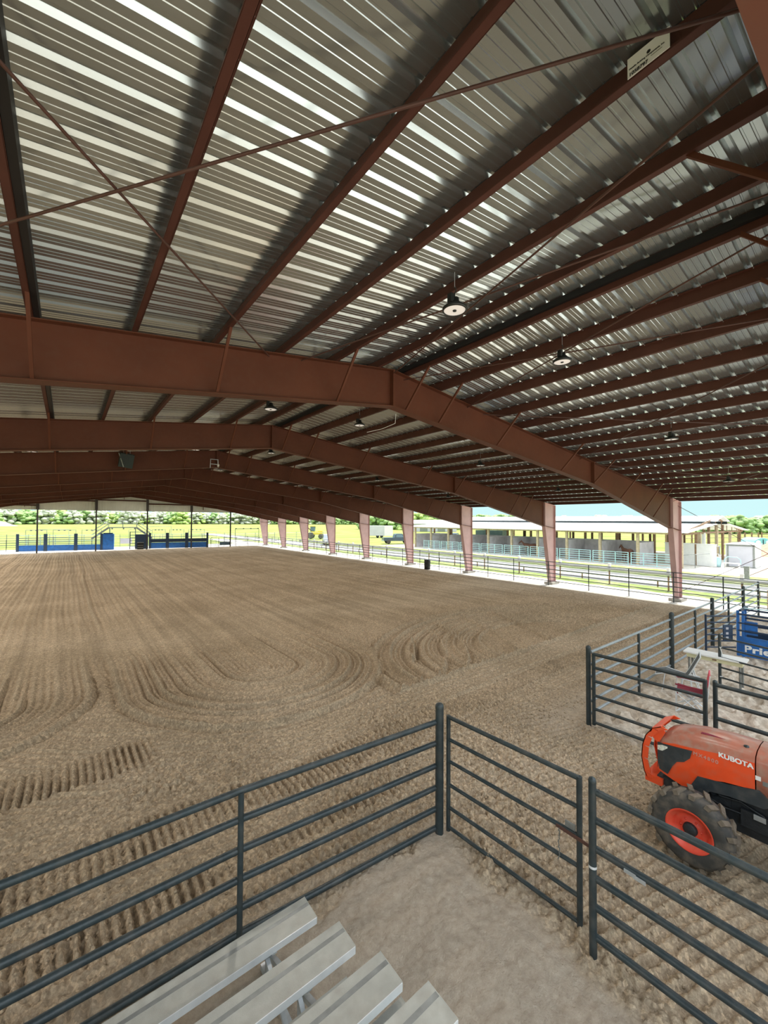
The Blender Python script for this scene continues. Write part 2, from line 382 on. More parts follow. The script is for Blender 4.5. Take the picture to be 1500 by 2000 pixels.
def build_floor():
    res = .034
    xa, xb, ya, yb = -4.0, 25.0, -1.4, 17.0
    nx = int((xb-xa)/res); ny = int((yb-ya)/res)
    # finer spacing close to the camera, wider towards the far right
    xs = np.concatenate([np.arange(xa, -2.5, .03), np.arange(-2.5, 9.2, .0165), np.arange(9.2, xb, .042), [xb]])
    ys = np.concatenate([np.arange(ya, 9.4, .0165), np.arange(9.4, yb, .034), [yb]]); nx, ny = len(xs), len(ys)
    X, Y = np.meshgrid(xs, ys, indexing='ij')
    h, sand, pen = relief(X, Y)
    ed = np.minimum(np.minimum(sm(X, xa, xa+.5), 1-sm(X, xb-1.5, xb)), np.minimum(sm(Y, ya, ya+.3), 1-sm(Y, yb-5, yb)))
    Z = (h-.012)*ed
    far = sm(Y, yb-6, yb-1)
    v = np.stack([X, Y, Z], -1).reshape(-1, 3)
    idx = np.arange(nx*ny).reshape(nx, ny)
    q = np.stack([idx[:-1, :-1], idx[1:, :-1], idx[1:, 1:], idx[:-1, 1:]], -1).reshape(-1, 4)
    # wide plain part around it, quads that share no relief
    X0, X1, Ya, Yb = -14.5, 25.0, -6.5, YEND+.6
    ring = []; rf = []; base = len(v)
    def patch(x0, x1, y0, y1, n, m_):
        gx, gy = np.meshgrid(np.linspace(x0, x1, n+1), np.linspace(y0, y1, m_+1), indexing='ij')
        o = base+sum(len(r) for r in ring)
        ring.append(np.stack([gx, gy, np.zeros_like(gx)], -1).reshape(-1, 3))
        k = np.arange((n+1)*(m_+1)).reshape(n+1, m_+1)+o
        rf.append(np.stack([k[:-1, :-1], k[1:, :-1], k[1:, 1:], k[:-1, 1:]], -1).reshape(-1, 4))
    # far part: long straight passes run up the arena
    fx = np.arange(X0, X1+.03, .05); fy = yb+(Yb-yb)*np.linspace(0, 1, 150)**1.25
    GX, GY = np.meshgrid(fx, fy, indexing='ij')
    wv = (vnoise(GX, GY, 6, 61)-.5)*.5; u = GX+wv
    gz = np.sin(2*PI*u/.22)*.028*(.5+vnoise(GX, GY, .4, 62))+(vnoise(u, GY*.12, .35, 63)-.5)*.05
    for cc in np.arange(-16, 26, 2.35): gz += .07*np.exp(-((u-cc-.5*math.sin(cc*3))/.05)**2)
    gz *= sm(GY, yb, yb+5)*(1-sm(GY, Yb-1, Yb))*sm(GX, X0, X0+.5)*(1-sm(GX, X1-1, X1))
    o = base; ring.append(np.stack([GX, GY, gz-.012*sm(GY, yb, yb+2)], -1).reshape(-1, 3)); k = np.arange(GX.size).reshape(GX.shape)+o
    rf.append(np.stack([k[:-1, :-1], k[1:, :-1], k[1:, 1:], k[:-1, 1:]], -1).reshape(-1, 4))
    patch(X0, xa, Ya, yb, 10, 20); patch(xa, X1, Ya, ya, 20, 6)
    rv = np.concatenate(ring); allv = np.concatenate([v, rv]); allf = np.concatenate([q]+rf)
    me = bpy.data.meshes.new('floor')
    me.vertices.add(len(allv)); me.vertices.foreach_set('co', allv.astype(np.float32).ravel())
    me.loops.add(allf.size); me.loops.foreach_set('vertex_index', allf.astype(np.int32).ravel())
    me.polygons.add(len(allf)); me.polygons.foreach_set('loop_start', np.arange(0, allf.size, 4, dtype=np.int32))
    me.polygons.foreach_set('use_smooth', np.ones(len(allf), dtype=bool))
    me.update(calc_edges=True)
    nr = len(rv)
    for nm, arr, fill in (('sand', sand, 0), ('pen', pen, 0), ('far', far, 1)):
        a = me.attributes.new(nm, 'FLOAT', 'POINT')
        fl = np.full(nr, fill, dtype=np.float32)
        if nm == 'sand': fl = ((rv[:, 0] < 4.2) & (rv[:, 1] < 4.1)).astype(np.float32)
        if nm == 'pen': fl = ((rv[:, 0] > 8.9) & (rv[:, 1] < 4.1)).astype(np.float32)
        if nm == 'far': fl = (rv[:, 1] > 5).astype(np.float32)
        a.data.foreach_set('value', np.concatenate([arr.ravel().astype(np.float32), fl]))
    me.materials.append(M['dirt'])
    o = bpy.data.objects.new('floor', me); COL.objects.link(o); struct(o)
build_floor()

def clods():
    mb = MB(); rng = random.Random(3)
    pts = []
    for i in range(5200):
        if i % 3 == 0: x, y = rng.uniform(4.3, 8.7), rng.uniform(1.3, 6)
        else: x, y = rng.uniform(-2.5, 10), 4.7+abs(rng.gauss(0, 2.0))
        if x < 4.2 and y < 4.85: continue
        pts.append((x, y))
    P = np.array(pts); h, _, _ = relief(P[:, 0], P[:, 1])
    ico = [(0, 0, 1), (.89, 0, .45), (.28, .85, .45), (-.72, .53, .45), (-.72, -.53, .45), (.28, -.85, .45), (.72, .53, -.45), (-.28, .85, -.45), (-.89, 0, -.45), (-.28, -.85, -.45), (.72, -.53, -.45), (0, 0, -1)]
    fc = [(0, 1, 2), (0, 2, 3), (0, 3, 4), (0, 4, 5), (0, 5, 1), (1, 6, 2), (2, 7, 3), (3, 8, 4), (4, 9, 5), (5, 10, 1), (6, 7, 2), (7, 8, 3), (8, 9, 4), (9, 10, 5), (10, 6, 1), (11, 7, 6), (11, 8, 7), (11, 9, 8), (11, 10, 9), (11, 6, 10)]
    for (x, y), z in zip(pts, h):
        r = .008+.016*rng.random()**2.2
        vs = [(x+a*r*rng.uniform(.7, 1.2), y+b_*r*rng.uniform(.7, 1.2), z-.012+r*.5+c*r*rng.uniform(.6, 1)) for a, b_, c in ico]
        mb.add(vs, fc, True)
    o = mb.build('dirt_clods', 'dirt'); tag(o, 'loose brown clods lying on the harrowed dirt near the front fence', 'dirt', kind='stuff')
clods()

# ------------------------------------------------------------------ outside ground
def flat(name, x0, x1, y0, y1, z, m, n=1, edge=0, seed=0):
    rng = random.Random(seed); mb = MB(); k = max(1, n)
    L = []; R = []
    for i in range(k+1):
        y = y0+(y1-y0)*i/k
        L.append((x0+rng.uniform(-edge, edge), y, z)); R.append((x1+rng.uniform(-edge, edge), y, z))
    for i in range(k): mb.quad(L[i], R[i], R[i+1], L[i+1])
    return struct(mb.build(name, m))
flat('ground', -900, 1000, -500, 1100, -.3, 'grass')
flat('field', 43, 1000, -500, 1100, -.06, 'grass')
flat('field', -900, 43, YEND+8.5, 1100, -.06, 'grass')
flat('path', 24.4, 28.6, -30, 95, -.025, 'gravel', 130, .22, 1)
flat('bounce_ground', -40, 24.3, -45, -6.4, -.03, 'gravel')  # unseen pale ground added behind the camera to bounce sun onto the roof
flat('kerb_strip', 28.4, 31.2, -30, 95, -.035, 'grass_near')
flat('road', 31.1, 36.9, -30, 130, -.03, 'road', 90, .15, 2)
flat('pavement', 32.4, 35.2, -30, 130, -.02, 'gravel', 90, .2, 3)
flat('lawn', 36.2, 43.0, -30, 95, -.035, 'grass_near')
flat('yard', 42.8, 69.0, 2, 56, -.03, 'gravel', 40, .3, 4)
flat('apron', -13.5, 24.6, YEND-.2, YEND+9, -.022, 'gravel', 8, .2, 5)

# ------------------------------------------------------------------ roof
def roof_sheet(side):
    pr = [(0, 0), (.03, .036), (.062, .036), (.092, 0), (.146, 0), (.151, .005), (.165, .005), (.170, 0), (.222, 0), (.227, .005), (.241, .005), (.246, 0)]
    pitch = .3048; ys = []
    n = int((YEND+.35-YB)/pitch)+1
    prof = [(YB+i*pitch+a, b_) for i in range(n) for a, b_ in pr]
    v = []; f = []
    segs = [0, 6, 12, 20.95] if side > 0 else [0, 6, 12, 20.95]
    k = len(prof)
    for s in segs:
        for y, z in prof: v.append((XR+side*s, y, ZR-SL*s+PD+.006+z))
    for i in range(len(segs)-1):
        for j in range(k-1):
            q = (i*k+j, i*k+j+1, (i+1)*k+j+1, (i+1)*k+j)
            f.append(q if side < 0 else q[::-1])
    mb = MB(); mb.add(v, f); return struct(mb.build('ceiling', 'sheet'))
roof_sheet(1); roof_sheet(-1)
o = MB().beam((XR, YB, ZR+PD+.055), (XR, YEND+.3, ZR+PD+.055), .5, .012).build('trim_1', 'gable'); struct(o)

def purlin_mesh(mb, x, z, y0, y1, fl):
    """Z section: web, bottom flange to one side, top flange to the other (fl = +1/-1)"""
    t = .004; w = .068
    mb.box((x, (y0+y1)/2, z+PD/2), (t*1.5, y1-y0, PD))
    mb.box((x+fl*w/2, (y0+y1)/2, z+t/2), (w, y1-y0, t)); mb.box((x+fl*w, (y0+y1)/2, z+.009), (t, y1-y0, .018))
    mb.box((x-fl*w/2, (y0+y1)/2, z+PD-t/2), (w, y1-y0, t))
for side in (1, -1):
    sn = 'right' if side > 0 else 'left'
    for i, o_ in enumerate(OFFS+[20.45]):
        x = XR+side*o_; z = zr(x)
        if i == len(OFFS): nm, lab = 'eave_strut', f'red-brown steel eave strut along the {sn} edge of the roof'
        else:
            nm = 'purlin'; lab = f'red-brown roof purlin, {ORD[i]} down the {sn} slope from the ridge' if i else f'red-brown ridge purlin at the top of the {sn} slope'
        t = thing(nm, lab, 'roof beam', (x, YB, z), 0, 'roof purlins')
        mb = MB(); purlin_mesh(mb, 0, 0, .02, YEND+.25-YB, 1 if side > 0 else -1); nf = len(mb.f)
        # screw tips under the upper flange over the first bays (surface detail of the same beam)
        for j in range(52): mb.box((-side*.05, .3+j*.3048, PD-.012), (.008, .008, .018))
        bo = mb.build('beam', 'purlin', t); bo.data.materials.append(M['galv'])
        for pg in bo.data.polygons[nf:]: pg.material_index = 1
        if (side < 0 and i == 5) or (side > 0 and i == 0):  # black strip added to put shade on these purlin faces
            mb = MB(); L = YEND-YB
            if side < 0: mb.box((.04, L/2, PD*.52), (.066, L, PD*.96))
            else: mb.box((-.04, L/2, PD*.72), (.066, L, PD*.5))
            mb.build('shade_strip', 'black', t)['label'] = 'black strip in place of shade on the purlin face'

# ------------------------------------------------------------------ rigid frames
def depth(s):      # rafter depth below the purlins at distance s from the ridge
    return .885 if s < 10.35 else .885+(s-10.35)*(1.62-.885)/(19.35-10.35)
FW = .26           # flange width
def make_frame(k, y):
    depth = (lambda s_: .32) if k == 8 else globals()['depth']
    i = k+1
    if k == -1: lab = 'nearest red-brown steel rafter frame, its flange crossing the top right corner'
    elif k == 0: lab = 'large red-brown steel portal frame spanning the middle of the photo'
    else: lab = f'red-brown steel portal frame, {ORD[k]} behind the large middle one'
    if k == 8: lab = 'farthest red-brown portal frame, carrying the pale gable sheet'
    t = thing('portal_frame', lab, 'steel frame', (XR, y, 0), 0, 'steel portal frames')
    for side in (1, -1):
        web = MB(); S = [0, 10.35, 19.35]
        for a, b_ in zip(S[:-1], S[1:]):
            p = [(side*a, 0, ZR-SL*a-.012), (side*b_, 0, ZR-SL*b_-.012), (side*b_, 0, ZR-SL*b_-depth(b_)), (side*a, 0, ZR-SL*a-depth(a))]
            web.prism([(q[0], -.006, q[2]) for q in p], (0, .012, 0))
            for off in (0, 1):
                za = ZR-SL*a-(depth(a) if off else .009); zb = ZR-SL*b_-(depth(b_) if off else .009)
                web.beam((side*a, 0, za), (side*b_, 0, zb), FW, .016)
        web.build('rafter', 'frame', t)
        # tapered column
        c = MB(); xi, xo, xb = 19.35, HALF, 20.08; zt = ZR-SL*xi-1.62; top_i = ZR-SL*xi; top_o = ZR-SL*xo
        poly = [(xi, top_i-.01), (xo, top_o-.01), (xo, .16), (xb, .16), (xi, zt)]
        c.prism([(side*q[0], -.006, q[1]) for q in poly], (0, .012, 0))
        c.beam((side*xo, 0, .16), (side*xo, 0, top_o), .016, FW, (0, 1, 0))
        c.beam((side*xb, 0, .16), (side*xi, 0, zt), FW, .018, (side, 0, 0))
        c.beam((side*xi, 0, zt), (side*xi, 0, top_i), .02, FW, (0, 1, 0))
        c.beam((side*xi, 0, top_i-.01), (side*xo, 0, top_o-.01), FW, .016)
        c.box((side*(xb+xo)/2, 0, .15), (xo-xb+.1, FW+.06, .025))
        c.build('column', 'column', t)
        st = MB(); st.beam((side*xi, 0, zt+.04), (side*xo, 0, zt-.14), FW-.02, .014); st.build('stiffener', 'frame', t)
        st = MB(); st.beam((side*10.35, 0, ZR-SL*10.35-.885-.01), (side*10.35, 0, ZR-SL*10.35), .04, FW+.02, (0, 1, 0)); st.build('splice_plate', 'frame', t)
        pr = MB(); pr.box((side*(xb+xo)/2, 0, .06), (.95, .6, .16)); pr.build('concrete_pier', 'concrete', t)['label'] = 'pale concrete pier under the column'
        # diagonal flange braces from purlins down to the lower flange, both faces
        ids = (0, 1, 3, 6, 8, 10, 12, 13, 15) if side > 0 else (1, 3, 5, 8, 10, 12)
        for n_ in ids:
            s = OFFS[n_]
            for fy in (-1, 1):
                b_ = MB(); x = side*s
                if s > 19: continue
                b_.beam((x, fy*.1, ZR-SL*s-depth(s)+.03), (x+side*.02, fy*.92, ZR-SL*s+.03), .045, .045)
                b_.build('flange_brace', 'frame', t)
    st = MB(); st.beam((0, 0, ZR-.9), (0, 0, ZR), .045, FW+.01, (0, 1, 0)); st.build('ridge_plate', 'frame', t)
    return t
for k, y in enumerate(FRY): make_frame(k-1, y)

# bracing rods in the first bay, just under the purlins
RODN = [0]
def rod(xa, ya, xb, yb, lab):
    RODN[0] += 1; dz = .05+.03*(RODN[0] % 2)
    a = (xa, ya, zr(xa)-dz); b_ = (xb, yb, zr(xb)-dz)
    o = MB().tube([a, b_], .013, 8).build('brace_rod', 'rod', None, a)
    tag(o, lab, 'bracing rod', 'roof bracing rods')
fa, fb = FRY[0], FRY[1]
rod(3.52, fa, -2.6, fb, 'thin brown bracing rod crossing the upper left roof from left edge to signed purlin')
rod(-2.87, fa, 3.08, fb, 'thin brown bracing rod falling from the upper left edge to the middle frame')
rod(3.75, fa, 6.2, fb, 'thin bracing rod passing behind the nearest lamp up to the top right corner')
rod(6.15, fa, 3.77, fb, 'thin bracing rod passing the nearest lamp and fading along the ridge purlin')
rod(9.1, fa, 6.58, fb, 'thin bracing rod from the frame ridge above the second lamp to the right edge')
rod(6.5, fa, 9.0, fb, 'thin bracing rod dropping past the second lamp to the middle frame')
rod(9.5, fa, 15.6, fb, 'thin bracing rod on the right slope, falling towards the frame splice')
rod(16.2, fa, 9.7, fb, 'thin bracing rod on the right slope running flat towards the right edge')
rod(16.6, fa, 26.0, fb, 'thin bracing rod near the right eave, falling to the column top')
rod(26.0, fa, 16.6, fb, 'thin bracing rod near the right eave, rising to the frame splice')
for lab, p, q in (('thin rod slanting down from the near column top across the barn roof', (26.7, fb, 5.2), (26.7, fa, .35)), ('thin rod slanting up to the right beside the near column', (26.7, fb, .4), (26.7, fa, 5.2))):
    tag(MB().tube([p, q], .013).build('wall_brace_rod', 'rod', None, p), lab, 'bracing rod', 'wall bracing rods')

# maker's plate on a purlin
t = thing('maker_plate', 'white paper sign with black print on a purlin near the top right', 'sign', (3.255, 1.085, 7.690))
MB().box((0, 0, 0), (.006, .27, .15)).build('panel', 'white_print', t)
RT = Matrix(((0, 0, -1, 0), (-1, 0, 0, 0), (0, 1, 0, 0), (0, 0, 0, 1)))   # text facing -X, reading towards -Y
def on_left_face(x, y, z): return Matrix.Translation((x, y, z)) @ RT
text_mesh('lettering', 'Metallic Building Components, Inc.', .0165, 'black_print', t, on_left_face(-.005, .125, -.018), .0006, 0, .0005)
text_mesh('lettering', '1058797', .036, 'black_print', t, on_left_face(-.005, .125, -.066), .0012, 0, .0005)
MB().lathe([(.0, -.0045), (.013, -.0045), (.013, -.003)], (0, -.005, .012), 16, 'X').build('round_mark', 'black_print', t)
mb = MB()
mb.box((-.004, -.055, -.035), (.001, .07, .003)); mb.build('small_print', 'black_print', t)

# high-bay lamps
def make_lamp(loc, lab):
    t = thing('high_bay_lamp', lab, 'lamp', loc, 0, 'round black high-bay lamps')
    MB().lathe([(0, .155), (.05, .155), (.06, .15), (.06, .09), (.085, .085), (.09, .05), (.15, .035), (.168, .02), (.168, -.012), (.150, -.02), (.146, -.012), (.146, -.006), (0, -.006)], n=32).build('housing', 'lamp_black', t)
    MB().lathe([(.146, -.010), (.10, -.013), (0, -.013)], n=32).build('diffuser', 'lens', t)
    MB().lathe([(.028, -.012), (.026, -.024), (0, -.024)], n=16).build('centre_cap', 'lamp_black', t)
    h = MB().tube([(0, 0, .15), (0, 0, .22), (.015, 0, .25), (.03, 0, .29), (.01, 0, .32), (-.015, 0, .3)], .008, 6); h.build('hook', 'lamp_black', t)
    MB().box((-.075, 0, .13), (.07, .07, .12)).build('driver_box', 'lamp_black', t)
    MB().tube([(0, 0, .31), (0, 0, .52)], .004, 6).build('hanger', 'galv', t)
    return t
lamps = [(4.15, 3.75, 'large black round lamp hanging left of the ridge, nearest to the camera'), (7.3, 3.9, 'black round lamp just right of the ridge, second nearest'),
         (13.15, 3.9, 'black round lamp on the near right slope, third in its row'), (19.4, 3.95, 'black round lamp low on the near right slope, nearest the eave'),
         (4.15, 10.15, 'black round lamp seen under the middle frame, left of the ridge'), (7.25, 10.55, 'black round lamp seen under the middle frame, right of the ridge'),
         (13.3, 10.6, 'small black lamp in the second bay, halfway down the right slope'), (19.4, 10.6, 'small black lamp in the second bay near the right eave'),
         (7.2, 17.5, 'tiny black lamp in the third bay right under the ridge'), (13.6, 18.0, 'tiny black lamp in the third bay, halfway down the right slope')]
l0 = None
for x, y, lab in lamps:
    p = (x, y, zr(x)-.50)
    if l0 is None: l0 = make_lamp(p, lab)
    else: dup(l0, p, 0, lab)
LAMP_POS = [(x, y, zr(x)-.52) for x, y, _ in lamps]
# further lamps of the same rows; the frames hide them; unseen left rows added for side light
n_hidden = 0
for yb in range(0, 9):
    for x in (-7.0, -1.0, 4.15, 7.25, 13.3, 19.4):
        y = 3.9+yb*BAY-.55
        if any(abs(x-lx) < .6 and abs(y-ly) < 1.2 for lx, ly, _ in LAMP_POS): continue
        if yb >= 7 and x in (4.15,): continue
        if x == -1.0 and y < 14: continue
        LAMP_POS.append((x, y, zr(x)-.52))
        dup(l0, (x, y, zr(x)-.50), 0, 'far small lamp of the right roof rows, mostly hidden behind the frames' if x > 4 else 'round lamp added in the unseen left roof rows as side fill light')

# heater box and bracket hung on far frames
y2 = FRY[3]
t = thing('unit_heater', 'dark green box with pale edges hanging in front of the second frame behind', 'heater', (2.08, y2-.45, 7.0))
MB().box((0, 0, 0), (.55, .4, .62), 0, .25, .12).build('casing', 'green_dark', t)
mb = MB()
for i in range(6): mb.box((-.2+i*.08, -.21, .02), (.012, .03, .5), 0, .25, .12)
mb.build('louvre', 'lamp_black', t)
MB().beam((-.30, -.16, .30), (-.12, -.26, -.34), .03, .03).build('edge_bar', 'galv', t)
mb = MB(); mb.tube([(-.1, 0, .3), (-.1, .1, .62)], .01); mb.tube([(.15, 0, .3), (.15, .1, .62)], .01); mb.build('hanger', 'galv', t)
t = thing('camera_bracket', 'small white bracket with camera under the ridge of a far frame', 'camera', (6.0, y2-.25, 7.15))
mb = MB(); mb.beam((-.2, 0, .3), (.2, 0, .3), .03, .03); mb.beam((.18, 0, .3), (.2, 0, -.1), .03, .04); mb.beam((-.18, 0, .3), (-.2, 0, -.15), .025, .03); mb.beam((-.2, 0, .05), (.2, 0, .05), .03, .03); mb.build('bracket', 'galv', t)
MB().lathe([(0, 0), (.05, 0), (.05, .12), (0, .12)], (.2, 0, -.05), 10).build('camera_body', 'white', t)
t = thing('hanging_cable', 'loose pale cable dangling under the ridge of the middle frame', 'cable', (6.5, FRY[1]+.2, 6.9))
MB().tube([(0, 0, .1), (.1, .15, -.1), (-.05, .5, -.2), (-.25, .9, -.25)], .006, 6).build('wire', 'tape', t)

# ------------------------------------------------------------------ far gable end
mb = MB(); ye = YEND+.16; zb = 5.46; n = 0
xs = np.arange(-14.4, 26.8, .305)
for x in xs:
    for a, b_, dy in ((0, .05, 0), (.05, .08, .03), (.08, .225, .03), (.225, .255, 0), (.255, .305, 0)):
        pass
def zt(x): return ZR-SL*abs(x-XR)+.19
pr = [(0, 0), (.06, 0), (.08, -.03), (.12, -.03), (.14, 0)]
line = [(x+a, ye+d) for x in xs for a, d in pr]
v = []; f = []
for x, y in line: v += [(x, y, zb), (x, y, max(zb+.001, zt(x)))]
for i in range(len(line)-1): f.append((2*i, 2*i+2, 2*i+3, 2*i+1))
# ridge vertex is close enough to a rib
wf = MB().add(v, f).build('wall_far', 'gable'); struct(wf)
for xa, xb, z in ((-9, -3.0, 6.0), (-3.0, 3.04, 6.72), (3.04, 9.0, 6.9), (9.0, 14.9, 6.5)):
    MB().beam((xa, ye-.1, z), (xb, ye-.1, z), .07, .18).build('girt', 'purlin', wf)
MB().beam((-14.2, ye-.05, zb), (26.7, ye-.05, zb), .08, .05).build('base_angle', 'gable', wf)
for i, x in enumerate((-8.9, -2.95, 3.04, 9.0, 14.85, 20.65)):
    o = MB()
    o.box((0, 0, 2.75), (.012, .2, 5.5)); o.box((0, -.1, 2.75), (.15, .012, 5.5)); o.box((0, .1, 2.75), (.15, .012, 5.5))
    hi = zt(x)-5.5-.5
    if hi > 0: o.box((0, 0, 5.5+hi/2), (.30, .2, hi))
    p = o.build('end_wall_post', 'post_dark', None); p.location = (x, YEND-.05, 0)
    tag(p, f'slim dark steel post of the open far end, {ORD[i]} from the left' if i else 'slim dark steel post of the far end, outside the left of the view', 'post', 'far end posts')

# ------------------------------------------------------------------ pipe fences
def run_fence(name, lab, cat, pts, posts, zs, r=.033, pr=.04, ph=1.6, m='fence', capped=True, group=None, mid=None, rail_mat=None, rail_label=None):
    """pts: fence line points; posts: [(x,y,r,h)]"""
    b0 = pts[0]
    t = thing(name, lab, cat, (b0[0], b0[1], 0), 0, group)
    L = lambda p, z: (p[0]-b0[0], p[1]-b0[1], z)
    for z in zs:
        o = MB().tube([L(p, z) for p in pts], r, 10).build('rail', rail_mat or m, t)
        if rail_label: o['label'] = rail_label
    for x, y, rr, h in posts:
        mb = MB(); c = L((x, y), 0)
        mb.tube([(c[0], c[1], -.06), (c[0], c[1], h)], rr, 12, True)
        if capped: mb.lathe([(rr*1.04, h-.02), (rr*1.04, h), (rr*.85, h+rr*.5), (rr*.4, h+rr*.85), (0, h+rr*.95)], (c[0], c[1], 0), 12)
        mb.build('post', m, t)
    return t
Z6 = [1.49, 1.20, .89, .59, .30, .04]
# front fence, left of the corner
run_fence('pipe_fence', 'dark six-rail pipe fence across the lower left, ending at the corner post', 'fence', [(-4.4, 4.36), (1.46, 4.26), (4.10, 4.04)],
          [(-1.3, 4.30, .03, 1.48), (-4.2, 4.35, .03, 1.48), (1.46, 4.235, .03, 1.49)], Z6, .036, capped=False)
o = MB(); o.tube([(0, 0, -.08), (0, 0, 1.70)], .058, 20); o.lathe([(.06, 1.69), (.06, 1.715), (.05, 1.74), (.025, 1.755), (0, 1.76)], n=20)
o = o.build('corner_post', 'fence'); o.location = (4.14, 4.01, 0); tag(o, 'thick dark round corner post where fence and gate meet', 'post')

def make_gate(name, lab, a, b_, zs, r=.024, rs=.03, group=None):
    a = Vector((*a, 0)); b_ = Vector((*b_, 0)); t = thing(name, lab, 'gate', a, 0, group); d = b_-a
    top, bot = zs[0], zs[-1]
    for i, z in enumerate(zs):
        MB().tube([(0, 0, z), (d.x, d.y, z)], r*(1.15 if i in (0,) else 1), 10).build('rail', 'fence', t)
    for p in (Vector((0, 0, 0)), d):
        MB().tube([(p.x, p.y, bot-.05), (p.x, p.y, top+.02)], rs, 12).build('stile', 'fence', t)
    return t, d
g, d = make_gate('gate', 'closed dark six-rail gate between the corner post and the latch post', (4.235, 3.93), (4.34, 2.15), [1.565, 1.26, .96, .64, .33, .06])
# latch: flat bar, chain and loop
e = d
MB().beam((e.x-.035, e.y+.24, .955), (e.x-.055, e.y-.50, .955), .012, .035).build('latch_bar', 'rod', g)['label'] = 'rusty flat latch bar'
MB().box((e.x, e.y+.10, .99), (.02, .11, .11)).build('latch_plate', 'grey_tube', g)
mb = MB()
for i in range(11):
    z = .95-.03*i; x = e.x-.05+.01*math.sin(i); mb.tube([(x, e.y+.2, z), (x+(.008 if i % 2 else 0), e.y+.2+(.008 if i % 2 == 0 else 0), z-.034)], .006, 5)
mb.build('chain', 'grey_tube', g)
o = MB(); o.tube([(0, 0, -.06), (0, 0, 1.70)], .036, 14); o.lathe([(.037, 1.69), (.038, 1.71), (.03, 1.735), (0, 1.75)], n=14)
lp = thing('pipe_fence', 'dark six-rail pipe fence running out of the lower right corner', 'fence', (4.18, 1.94, 0))
o.build('post', 'fence', lp)
MB().lathe([(.039, .86), (.039, .885)], n=14).build('bare_band', 'alu_edge', lp)['label'] = 'bare shiny band on the post'
for z in (1.60, 1.32, 1.04, .75, .47, .18):
    MB().tube([(0.02, 0, z), (.13, -2.2, z-.03), (.2, -4.4, z-.03)], .034, 10).build('rail', 'fence', lp)
for y in (-2.3, -4.4): MB().tube([(.14, y, -.05), (.14, y, 1.62)], .036, 12).build('post', 'fence', lp)
mb = MB(); mb.box((-.005, -.34, 1.03), (.012, .1, .03)); mb.box((-.003, -.42, 1.02), (.012, .1, .03)); mb.build('latch_clip', 'galv', lp)

# pen to the right of the alley
ZP = [1.50, 1.24, .98, .72, .46, .20]
pf = run_fence('pen_fence', 'pale-topped pipe fence of the right pen, from its corner post to the side fence', 'fence', [(8.9, 4.15), (13.7, 4.13), (25.3, 4.1)],
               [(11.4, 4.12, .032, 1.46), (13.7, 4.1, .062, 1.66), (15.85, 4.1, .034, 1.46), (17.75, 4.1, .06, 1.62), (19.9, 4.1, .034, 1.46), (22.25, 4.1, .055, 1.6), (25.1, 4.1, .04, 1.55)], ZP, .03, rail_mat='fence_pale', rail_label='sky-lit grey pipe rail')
o = MB(); o.tube([(0, 0, -.06), (0, 0, 1.60)], .05, 16); o.lathe([(.052, 1.58), (.052, 1.61), (.04, 1.64), (0, 1.66)], n=16)
o = o.build('corner_post', 'fence'); o.location = (8.82, 4.16, 0); tag(o, 'round dark post at the near corner of the right pen', 'post')
g2, d2 = make_gate('gate', 'dark six-rail gate of the right pen, behind the orange tractor', (8.80, 4.04), (8.90, 2.17), [1.50, 1.22, .94, .64, .36, .08], .03, .036)
mb = MB(); mb.box((d2.x-.02, d2.y+.13, .62), (.03, .1, .12)); mb.beam((d2.x, d2.y+.1, .60), (d2.x+.05, d2.y-.18, .56), .02, .03); mb.build('latch', 'engine', g2)
mb = MB()
for i in range(10): mb.tube([(d2.x-.02, d2.y+.07, .52-.032*i), (d2.x-.02+(.01 if i % 2 else -.006), d2.y+.07, .49-.032*i)], .006, 5)
mb.build('chain', 'galv', g2)
run_fence('pipe_fence', 'dark pipe fence of the right pen, right of its gate at the photo edge', 'fence', [(9.0, 2.04), (8.98, -.4), (8.95, -2.5)],
          [(9.0, 2.05, .036, 1.50), (8.97, -.4, .036, 1.5)], [1.45, 1.16, .87, .58, .28], .034)
# corral panel with tape, tying into the blue chute
cp = run_fence('corral_fence', 'dark five-rail corral panel behind the table, white tape on its end post', 'panel', [(13.62, 2.98), (13.35, 1.95), (12.9, .4)], [(13.62, 3.0, .035, 1.33), (12.9, .4, .03, 1.3)],
               [1.26, 1.0, .74, .48, .22], .022)
mb = MB()
for z in (1.0, .62, .24): mb.lathe([(.038, z), (.038, z+.022)], n=12)
mb.tube([(-.036, 0, 1.0), (.0, -.04, .8), (.036, -.01, .64)], .008, 6); mb.build('tape_wrap', 'tape', cp)

# side fence along the right columns
py = [5.5, 7.6, 9.8, 12.1, 14.8, 17.5, 19.8]+[22.6+2.45*i for i in range(18)]
run_fence('side_fence', 'long thin six-rail pipe fence along the right edge of the arena', 'fence', [(25.75, -3), (25.7, 20), (25.75, YEND-.5)],
          [(25.75, y, .027, 1.58) for y in [.5, 3.0]+py], [1.58, 1.33, 1.07, .81, .55, .29], .023, capped=False)
for i in range(2):
    o = thing('side_fence', ['low dark rail fence closing the right of the far end', 'low dark rail fence at the far left end of the arena'][i], 'fence', ((17.9, 66.9, 0), (-9, 71.2, 0))[i], -.05)
    w = (7.6, 3.8)[i]
    for z in (.25, .55, .85, 1.15, 1.45): MB().tube([(0, 0, z), (w, 0, z)], .02, 6).build('rail', 'fence', o)
    for j in range(5): MB().tube([(w*j/4, 0, 0), (w*j/4, 0, 1.55)], .03, 8).build('post', 'fence', o)

